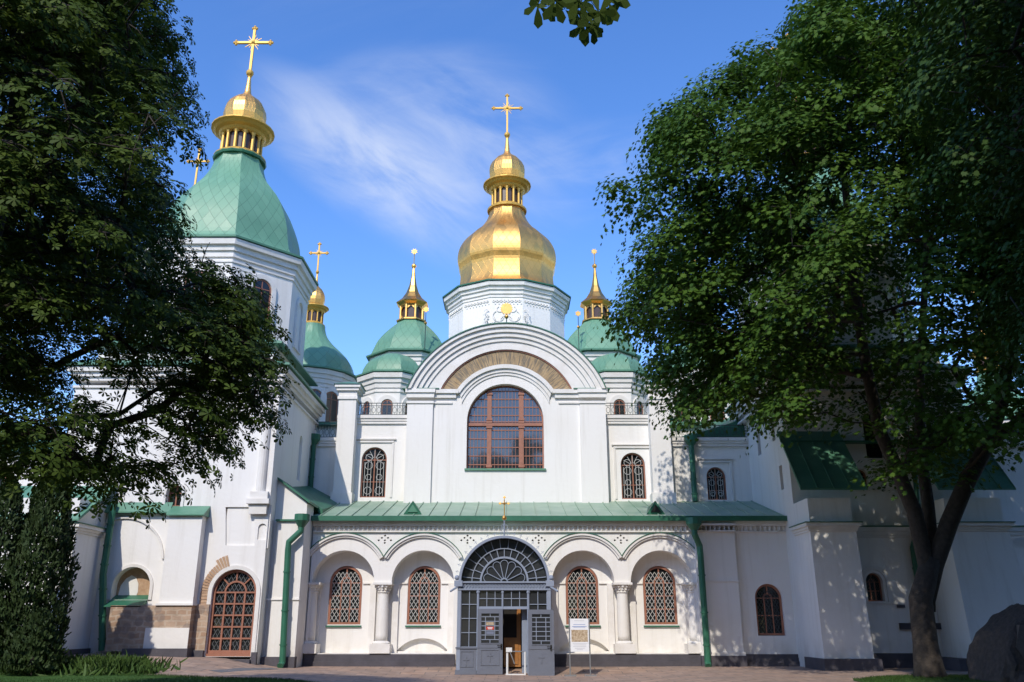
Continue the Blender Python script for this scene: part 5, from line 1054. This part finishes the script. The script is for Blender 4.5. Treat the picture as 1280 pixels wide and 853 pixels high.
def grow(root_pts, root_r, targets, step=.7, tip=.012, exps=.5, rmax=.4):
    # a branch skeleton that reaches every target by the nearest branch already there
    pos = [np.array(p, float) for p in root_pts]; par = [-1] + list(range(len(root_pts) - 1)) if not isinstance(root_pts[0][0], (list, tuple)) else None
    base = np.array(root_pts[-1]); order = np.argsort(np.linalg.norm(targets - base, axis=1)); A = np.array(pos); ends = []
    depth = list(range(len(pos)))
    for i in order:
        tg = targets[i]; dv = tg - A; dist = np.linalg.norm(dv, axis=1)
        cost = dist + .25 * np.maximum(0, -dv[:, 2]) + np.where(np.arange(len(A)) < len(root_pts) - 2, 3.0, 0)
        j = int(np.argmin(cost)); p = A[j]; n = max(1, int(dist[j] / step)); prev = j; new = []
        d0 = p - A[par[j]] if par[j] >= 0 else np.array([0, 0, 1.]); d0 = d0 / (np.linalg.norm(d0) + 1e-9)
        for k in range(1, n + 1):
            t = k / n; q = p + (tg - p) * t + d0 * dist[j] * .25 * t * (1 - t) + np.array([0, 0, .10 * dist[j] * t * (1 - t)]) + rng.normal(0, .05 * step, 3) * (k < n)
            pos.append(q); par.append(prev); prev = len(pos) - 1; new.append(q)
        A = np.vstack([A, new]); ends.append(prev)
    n = len(pos); w_ = np.zeros(n); 
    for e in ends: w_[e] += 1
    for i in range(n - 1, 0, -1): w_[par[i]] += w_[i]
    rad = tip * np.maximum(w_, 1) ** exps
    rad = np.minimum(rad, rmax)
    return np.array(pos), np.array(par), rad, np.array(ends)
def skeleton_mesh(mb, pos, par, rad, nroot, rmin=0):
    ch = {}
    for i, p in enumerate(par):
        if p >= 0: ch.setdefault(int(p), []).append(i)
    done = set(); stack = [(-1, 0)]
    while stack:
        p, s = stack.pop(); chain = ([p] if p >= 0 else []) + [s]; cur = s
        while cur in ch:
            c = sorted(ch[cur], key=lambda q: -rad[q]); 
            for o in c[1:]: stack.append((cur, o))
            cur = c[0]; chain.append(cur)
        if len(chain) < 2: continue
        rr = [float(rad[c]) for c in chain]
        if p >= 0: rr[0] = min(rr[0], rr[1] * 1.25)
        if max(rr) < rmin: continue
        mb.tube([pos[c] for c in chain], rr, 9 if max(rr) > .15 else (6 if max(rr) > .05 else 4))
def leaflet(ang, L_, w_, base=.04):                       # obovate leaflet of a chestnut leaf, drooping
    ca, sa = math.cos(ang), math.sin(ang); o = []
    for t, h, dz in ((base, 0, 0), (.55, w_ * .38, -.03), (.82, w_ * .46, -.11), (1, 0, -.2), (.82, -w_ * .46, -.11), (.55, -w_ * .38, -.03)):
        o.append((ca * t * L_ - sa * h * L_, sa * t * L_ + ca * h * L_, dz * L_))
    return o
CHEST = [leaflet(R_(a), l, .46) for a, l in ((0, 1.0), (55, .95), (-55, .95), (112, .7), (-112, .7))]
MAPLE = [[(.0, -.05), (.16, -.34), (.30, -.30), (.55, -.62), (.62, -.30), (.98, -.36), (.80, -.08), (1.25, .0), (.80, .08), (.98, .36), (.62, .30), (.55, .62), (.30, .30), (.16, .34), (.0, .05)]]
MAPLE = [[(x - .3, y, -.25 * abs(y)) for x, y in MAPLE[0]]]

def crown_points(n, c, r, poly, inner=.35, ymin=-1e9, extra=None, lumps=None):
    out = []
    c = np.array(c); r = np.array(r); tries = 0
    while sum(len(o) for o in out) < n and tries < 400:
        d = rng.normal(size=(4000, 3)); d /= np.linalg.norm(d, axis=1)[:, None]; rad = rng.uniform(inner ** 3, 1, 4000) ** (1 / 3); p = c + d * rad[:, None] * r
        k = p[:, 1] > ymin; p = p[k]; px, py = pix(p); k = in_poly(px, py, poly) if poly else np.ones(len(p), bool)
        p = p[k]
        if lumps is not None and len(p):                  # open gaps: keep points near bough centres only
            dd = np.min(np.linalg.norm(p[:, None, :] - lumps[None], axis=2) / 1.0, axis=1); p = p[rng.uniform(0, 1, len(p)) < np.exp(-(dd / 1.15) ** 2)]
        out.append(p); tries += 1
    return np.concatenate(out)[:n]
def spray(centers, ctr, per, sig, flat_=.34, tw=None, clip=1.5):
    # every cluster is a tilted, drooping tier of leaves round a few twigs
    n = len(centers); k = rng.integers(int(per * .6), int(per * 1.4) + 1, n); idx = np.repeat(np.arange(n), k)
    out = centers - np.array(ctr); out /= np.linalg.norm(out, axis=1)[:, None] + 1e-6
    cn = np.array([0, 0, 1.0]) + out * np.array([.55, .55, .15]) + rng.normal(0, .16, (n, 3)); cn /= np.linalg.norm(cn, axis=1)[:, None]
    sg = sig * rng.uniform(.75, 1.3, n)
    g = np.clip(rng.normal(0, 1, (len(idx), 3)), -clip, clip); off = g * sg[idx][:, None]
    c_ = cn[idx]; h = (off * c_).sum(1, keepdims=True); off = off - c_ * h * (1 - flat_)
    r2 = (off ** 2).sum(1); p = centers[idx] + off; p[:, 2] -= .17 * r2 / sg[idx]
    nrm = c_ + rng.normal(0, .27, (len(idx), 3)) + off * (.45 / sg[idx])[:, None]
    if tw is not None:
        for c, q, s_ in zip(centers, cn, sg):
            for _ in range(3):
                d = rng.normal(0, 1, 3); d -= q * d.dot(q) * .8; d /= np.linalg.norm(d); e = c + d * s_ * 1.25; e[2] -= .3 * s_; tw.tube([c - d * .02, c + d * s_ * .65, e], [.011, .008, .005], 3)
    return p, nrm

# --- big maple on the right
MX, MY = X(1163, 848, 29.2), 29.2
mt = empty('maple_tree', (MX, MY, 0), 'tall dark maple tree with forked trunk before the right tower', 'tree')
polyR = [(757, 236), (776, 196), (808, 168), (812, 150), (845, 118), (850, 100), (878, 112), (880, 88), (925, 68), (935, 50), (975, 45), (1005, 10), (1030, -60), (1500, -200), (1700, 500), (1330, 560), (1275, 560), (1262, 590), (1228, 585), (1200, 640), (1165, 610), (1125, 618), (1098, 600), (1068, 530), (1040, 530), (1008, 512), (985, 526), (948, 524), (925, 496), (893, 508), (872, 526), (842, 528), (830, 502), (806, 470), (818, 440), (800, 415), (775, 415), (758, 400), (762, 372), (790, 345), (782, 300), (800, 290), (780, 255)]
def thin(p):
    a, b = pix(p); k = (a > 930) & (b > 330) & (p[:, 1] > 25); return p[~k | (rng.uniform(0, 1, len(p)) < np.where(b > 470, .45, .75))]
lr = crown_points(230, (MX + 1.0, MY, 14.2), (10.6, 8.6, 12.2), polyR, .45)
cR = crown_points(2700, (MX + 1.0, MY, 14.2), (11.0, 9.0, 12.4), polyR, .40, lumps=lr)
cR = thin(cR)
fork = (X(1168, 695, MY), MY, Z(695, MY))
def limb(pp, dy): return [(X(a, b, MY + d), MY + d, Z(b, MY + d)) for (a, b), d in zip(pp, dy)]
trunk = MB()
tp = [(MX, MY, -.15), (MX, MY, .25), (MX, MY, 1.0), (MX + .05, MY, 2.4), (X(1164, 700, MY), MY, Z(700, MY))]
trunk.tube(tp, [.58, .47, .39, .37, .33], 16)
l1 = limb([(1163, 765), (1158, 705), (1143, 640), (1118, 580), (1100, 540), (1085, 470), (1073, 400), (1062, 300), (1050, 180)], [0, 0, 0, .1, .2, .2, .1, 0, 0])
l2 = limb([(1160, 775), (1168, 708), (1186, 655), (1205, 610), (1232, 560), (1252, 505), (1262, 430), (1266, 320), (1262, 180)], [0, 0, -.1, -.3, -.5, -.6, -.6, -.5, -.3])
l3 = limb([(1166, 695), (1160, 630), (1150, 560), (1150, 470), (1155, 380), (1160, 260)], [.1, .7, 1.4, 2.0, 2.3, 2.4])
l4 = limb([(1232, 560), (1268, 530), (1310, 480), (1360, 420)], [-.5, -.4, 0, .4])
allp = []; 
for lb, r in ((l1, [.16, .27, .26, .24, .22, .20, .17, .12, .08]), (l2, [.10, .28, .29, .27, .25, .22, .18, .14, .09]), (l3, [.22, .21, .19, .16, .13, .09]), (l4, [.20, .17, .14, .1])): trunk.tube(lb, r, 10); allp.append(np.array(lb))
# branches from the limbs to every bough
heads = np.concatenate([np.array([a + (b - a) * t for a, b in zip(lb[:-1], lb[1:]) for t in (0, .33, .66)]) for lb in allp])
heads = heads[heads[:, 2] > 6.2]
def grow_from(heads, targets, mb, step, tip, exps, rmax, rmin):
    pos = [h for h in heads]; par = [-1] * len(heads); A = np.array(heads); order = np.argsort(np.min(np.linalg.norm(targets[:, None] - A[None], axis=2), axis=1)); ends = []
    for i in order:
        tg = targets[i]; dv = tg - A; dist = np.linalg.norm(dv, axis=1); cost = dist + .45 * np.maximum(0, -dv[:, 2]); j = int(np.argmin(cost)); p = A[j]; n = max(1, int(dist[j] / step)); prev = j; new = []
        d0 = (p - A[par[j]]) if par[j] >= 0 else np.array([0, 0, .5]); d0 = d0 / (np.linalg.norm(d0) + 1e-9)
        for k in range(1, n + 1):
            t = k / n; q = p + (tg - p) * t + d0 * dist[j] * .22 * t * (1 - t) + rng.normal(0, .06 * step, 3) * (k < n); pos.append(q); par.append(prev); prev = len(pos) - 1; new.append(q)
        A = np.vstack([A, new]); ends.append(prev)
    w_ = np.zeros(len(pos))
    for e in ends: w_[e] += 1
    for i in range(len(pos) - 1, -1, -1):
        if par[i] >= 0: w_[par[i]] += w_[i]
    rad = np.minimum(tip * np.maximum(w_, 1) ** exps, rmax); ch = {}
    for i, p in enumerate(par):
        if p >= 0: ch.setdefault(p, []).append(i)
    stack = [(h, c) for h in range(len(heads)) for c in ch.get(h, [])]
    while stack:
        p, s = stack.pop(); chain = [p, s]; cur = s
        while cur in ch:
            c = sorted(ch[cur], key=lambda q: -rad[q]); stack += [(cur, o) for o in c[1:]]; cur = c[0]; chain.append(cur)
        rr = [float(rad[c]) for c in chain]; rr[0] = rr[1] * 1.1
        if max(rr) < rmin: continue
        mb.tube([pos[c] for c in chain], rr, 8 if max(rr) > .1 else (5 if max(rr) > .035 else 3))
grow_from(heads, cR, trunk, .7, .010, .5, .15, .010)
trunk.build('trunk', M['bark'], mt, smooth=True, weld=False)
p, nr = spray(cR, (MX + 1, MY, 12), 88, .52)
leaf_mesh('crown', M['mapleleaf'], p, nr, rng.uniform(.085, .20, len(p)), MAPLE, mt)

# --- second tree at the right edge, closer; only its overhanging boughs show
TX, TY = 14.6, 15.5
m2 = empty('maple_tree', (TX, TY, 0), 'nearer shade tree whose shaded boughs hang in at the top right corner', 'tree')
poly2 = [(1120, -80), (1135, 40), (1128, 90), (1165, 130), (1172, 190), (1200, 250), (1215, 300), (1242, 330), (1262, 420), (1300, 460), (9000, 900), (9000, -9000), (1150, -9000)]
c2 = crown_points(1300, (TX - .6, TY + .3, 13.5), (7.0, 6.5, 8.5), poly2, .35)
tr2 = MB(); t2 = [(TX, TY, -.15), (TX, TY, .3), (TX - .05, TY, 3), (TX - .1, TY, 6), (TX - .2, TY + .1, 9), (TX - .3, TY + .1, 13), (TX - .2, TY, 18.5)]; tr2.tube(t2, [.55, .42, .36, .32, .26, .18, .08], 12)
grow_from(np.array([np.array(a) + (np.array(b) - np.array(a)) * t for a, b in zip(t2[2:-1], t2[3:]) for t in (0, .33, .66)]), c2, tr2, .7, .011, .5, .14, .010)
tr2.build('trunk', M['bark2'], m2, smooth=True, weld=False)
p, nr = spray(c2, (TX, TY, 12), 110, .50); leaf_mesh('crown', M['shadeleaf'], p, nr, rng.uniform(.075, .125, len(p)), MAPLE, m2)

# --- horse chestnut on the left, close to the camera
HX, HY = -9.6, 13.6
ht = empty('chestnut_tree', (HX, HY, 0), 'leafy horse chestnut tree filling the left side, close to the camera', 'tree')
polyL = [(-500, -400), (180, -300), (190, -20), (212, 5), (212, 22), (232, 48), (238, 75), (234, 100), (246, 125), (240, 140), (250, 158), (236, 178), (222, 170), (200, 178), (196, 200), (222, 222), (236, 240), (215, 250), (228, 270), (232, 300), (262, 318), (275, 316), (298, 328), (308, 350), (330, 375), (338, 402), (322, 412), (335, 425), (328, 440), (345, 470), (342, 492), (322, 498), (326, 515), (305, 520), (310, 545), (292, 562), (312, 575), (280, 585), (262, 565), (240, 580), (222, 570), (205, 600), (180, 588), (165, 630), (140, 612), (120, 628), (90, 600), (60, 610), (30, 585), (-20, 610), (-500, 600)]
polyL = [(a - (15 if b < 310 else 3), b - (2 if b > 480 else 0)) for a, b in polyL]
ll = crown_points(140, (HX + .3, HY, 9.0), (6.5, 5.0, 8.0), polyL, .4)
cL = crown_points(2300, (HX + .3, HY, 9.0), (6.8, 5.2, 8.2), polyL, .30, lumps=np.concatenate([ll, [[X(a, b, 13.2), 13.2, Z(b, 13.2)] for a, b in ((292, 370), (308, 392), (322, 478), (305, 452), (300, 520), (285, 420))]]))
cL = np.concatenate([cL, [[X(a, b, y) , y, Z(b, y)] for a, b, y in ((296, 352, 13), (306, 366, 13.2), (314, 384, 13), (318, 398, 13.3), (300, 385, 12.8), (290, 365, 13.1), (308, 404, 12.9), (296, 412, 13.2), (322, 470, 13), (328, 486, 13.2), (312, 492, 13))]])
a_, b_ = pix(cL); cL = cL[(b_ < 430) | (rng.uniform(0, 1, len(cL)) < .97)]
trl = MB(); tl = [(HX, HY, -.1), (HX, HY, .3), (HX + .05, HY, 2.5), (HX + .1, HY, 4.5), (HX + .2, HY, 7), (HX + .4, HY + .1, 10), (HX + .3, HY, 13), (HX + .4, HY, 16)]
trl.tube(tl, [.58, .45, .38, .34, .28, .20, .13, .06], 12)
hd = [np.array(a) + (np.array(b) - np.array(a)) * t for a, b in zip(tl[3:-1], tl[4:]) for t in (0, .33, .66)]
over = [(HX + .35, HY + .05, 11.0), (-7.2, 12.8, 13.2), (-4.6, 11.6, 14.0), (-2.2, 10.4, 13.9), (-.4, 9.7, 13.0), (.35, 9.45, 11.6), (.6, 9.4, 10.4), (.72, 9.4, 9.9)]
trl.tube(over, [.15, .12, .10, .075, .05, .03, .016, .010], 6)
grow_from(np.array(hd), cL, trl, .6, .010, .5, .15, .008)
p, nr = spray(cL, (HX, HY, 7.5), 36, .36, .34, trl, 1.3)
# leaves of the long overhanging bough, a few of which hang into the top of the picture
yt = 9.4; tw = np.array([(X(a, b, yt), yt + dy, Z(b, yt)) for a, b, dy in ((672, 0, .1), (694, 8, -.1), (731, 26, .1), (748, 22, -.1), (728, 14, .2), (760, 2, 0), (686, 2, .1), (706, 12, 0), (722, 8, -.1), (741, 33, 0), (736, 20, .15), (752, 8, .1), (715, 0, .2), (700, -14, -.2), (728, -8, .2), (760, -10, 0), (775, -18, .1), (672, -16, 0))])
for q in tw: trl.tube([(.66, 9.4, 10.15), tuple((np.array([.66, 9.4, 10.15]) + q) / 2 + [0, 0, .08]), tuple(q)], [.008, .006, .005], 3)
far_o = np.array([np.array(over[i]) + rng.normal(0, .35, 3) + [0, 0, .3] for i in (1, 2, 2, 3, 3, 4, 4) for _ in range(6)])
trl.build('trunk', M['bark2'], ht, smooth=True, weld=False)
pp = np.concatenate([p, far_o, tw]); nn = np.concatenate([nr, rng.normal(0, .4, (len(far_o), 3)) + [0, 0, 1], rng.normal(0, .35, (len(tw), 3)) + [0, -.7, -.55]])
sz_ = np.concatenate([rng.uniform(.085, .15, len(p)), rng.uniform(.12, .18, len(far_o)), rng.uniform(.24, .33, len(tw))])
leaf_mesh('crown', M['chestnutleaf'], pp, nn, sz_, CHEST, ht)

# --- clipped thujas by the left wall
SPRAY = [[(-.08, 0), (-.30, .45), (-.16, .62), (-.22, .95), (.0, 1.25), (.22, .95), (.16, .62), (.30, .45), (.08, 0)]]
def thuja(x, y, h, r, n, label, lumps=9, bulge=.5, lean=0):
    z = ground_z(x, y); t = empty('thuja_tree', (x, y, z), label, 'conifer')
    tr = MB(); tr.tube([(x, y, z - .1), (x, y, z + h * .5), (x + lean, y, z + h * .95)], [.10, .07, .02], 6); tr.build('trunk', M['bark2'], t)
    hz = rng.uniform(0, 1, n); a = rng.uniform(0, 2 * np.pi, n)
    prof = np.clip(np.minimum((hz / .10) ** .5, 1), 0, 1) * np.clip((1 - hz) / (1 - bulge), 0, 1) ** .55
    lump = 1 + .24 * np.sin(a * 3 + hz * 17) * np.sin(hz * 23 + a) + .14 * np.sin(a * 7 + hz * 31 + 1.3)
    rr = r * prof * lump * rng.uniform(.72, 1.03, n) ** .6
    c = np.stack([x + lean * hz + rr * np.cos(a), y + rr * np.sin(a), z + .05 + hz * h], 1)
    outd = np.stack([np.cos(a), np.sin(a), np.zeros(n)], 1); tang = np.stack([-np.sin(a), np.cos(a), np.zeros(n)], 1)
    nrm = tang * rng.uniform(-1, 1, (n, 1)) * 1.0 + outd * .75 + rng.normal(0, .3, (n, 3)); nrm /= np.linalg.norm(nrm, axis=1)[:, None]
    aa = np.cross(nrm, np.where(np.abs(nrm[:, 2:3]) < .9, [[0, 0, 1.]], [[1., 0, 0]])); aa /= np.linalg.norm(aa, axis=1)[:, None]; bb = np.cross(nrm, aa)
    want = np.array([0, 0, 1.0]) + outd * .45; th = np.arctan2(-(want * aa).sum(1), (want * bb).sum(1)) + rng.normal(0, .35, n)
    leaf_mesh('foliage', M['thujaleaf'], c, nrm, rng.uniform(.08, .16, n), SPRAY, t, spin=th); return t
ty_ = 29.6
thuja(X(36, 800, ty_), ty_, 6.9, .92, 17000, 'tall dark columnar thuja by the left wall')
thuja(X(46, 800, 28.9), 28.9, 1.9, .78, 4200, 'small rounded thuja bush at the foot of the tall one', bulge=.2)
thuja(X(-22, 800, 29.2), 29.2, 6.2, .8, 9000, 'second thuja column cut by the left edge of the picture')

# ------------------------------------------------------------------ herbs, grass, far trees
def bed(name, n, fx_, fy_, h, wd, m, lean=.5):
    o = empty('tmp', (0, 0, 0), None, None); x = fx_(n); y = fy_(n, x); z = np.array([ground_z(a, b) for a, b in zip(x, y)]) + .02
    c = np.stack([x, y, z], 1); a = rng.uniform(0, 2 * np.pi, n); outd = np.stack([np.cos(a), np.sin(a), np.zeros(n)], 1)
    nrm = outd + rng.normal(0, .25, (n, 3)); nrm /= np.linalg.norm(nrm, axis=1)[:, None]
    aa = np.cross(nrm, [[0, 0, 1.]]); aa /= np.linalg.norm(aa, axis=1)[:, None]; bb = np.cross(nrm, aa); want = np.array([0, 0, 1.0]) + rng.normal(0, lean, (n, 3)); th = np.arctan2(-(want * aa).sum(1), (want * bb).sum(1))
    T = [[(-.5 * wd, 0, 0), (-.55 * wd, .45, .05), (-.25 * wd, .85, .18), (0, 1.05, .32), (.25 * wd, .85, .18), (.55 * wd, .45, .05), (.5 * wd, 0, 0)]]
    l = leaf_mesh(name, m, c, nrm, rng.uniform(h * .5, h, n), T, o, spin=th); l.parent = None; bpy.data.objects.remove(o); l['kind'] = 'stuff'; l['label'] = {'flower_bed': 'low leafy green herbs in the bed along the left lawn', 'grass': 'short mown lawn grass'}.get(name, name); return l
def fxb(n): return np.concatenate([rng.uniform(-17.5, -12.4, n * 2 // 3), rng.normal(-13.6, .8, n - n * 2 // 3)])
bed('flower_bed', 5200, fxb, lambda n, x: 30.1 + rng.normal(0, .5, n), .46, .17, M['herb'], .75)
bed('flower_bed', 2600, lambda n: rng.uniform(-17.8, -11.6, n), lambda n, x: 29.4 + rng.uniform(0, .4, n), .22, .5, M['herb'], .9)
bed('grass', 26000, lambda n: rng.uniform(-17, 0, n), lambda n, x: np.minimum(np.where(x < -12, 29.3, 29.2 - .14 * (x + 12) - .012 * (x + 12) ** 2) - .0, 29.3) - rng.uniform(0, 1, n) ** 1.6 * 3.2 + .06, .08, .12, M['blade'])
bed('grass', 9000, lambda n: rng.uniform(10.4, 18, n), lambda n, x: 27.6 + 2.2 * np.sin(np.clip((x - 10.3) / 3.2, 0, 1) * math.pi / 2) - rng.uniform(0, 1, n) ** 1.6 * 2.4 + .05, .09, .12, M['blade'])
# a belt of park trees behind the viewpoint: seen only in the panes and the gilding, and it shades the lower sky
def belt(label, xs, ys, n, hlo, hhi):
    m_ = len(xs); ci = rng.integers(0, m_, n); hs_ = rng.uniform(hlo, hhi, m_); d = rng.normal(size=(n, 3)); d /= np.linalg.norm(d, axis=1)[:, None]; xs = np.array(xs); ys = np.array(ys)
    c = np.stack([xs[ci] + d[:, 0] * 4.6, ys[ci] + d[:, 1] * 4, hs_[ci] * .52 + d[:, 2] * hs_[ci] * .48], 1)
    o = empty('tmp', (0, 0, 0), None, None); l = leaf_mesh('far_trees', M['mapleleaf'], c, d + rng.normal(0, .3, (n, 3)), rng.uniform(.9, 1.7, n), MAPLE, o); l.parent = None; bpy.data.objects.remove(o); l['kind'] = 'stuff'; l['label'] = label
xs = np.linspace(-70, 70, 28); belt('belt of park trees facing the cathedral', xs, -16 + 4 * np.sin(np.arange(28) * 2.3), 14000, 17, 24)
belt('park trees along the right side of the square', [30, 33, 31, 36, 34, 40, 39], [-4, 4, 11, 18, 25, 12, 22], 4000, 12, 15)
belt('tall shade trees right of the viewpoint', [8.5, 12, 15.5, 11], [0, -3, 1, -8], 6500, 25, 29)
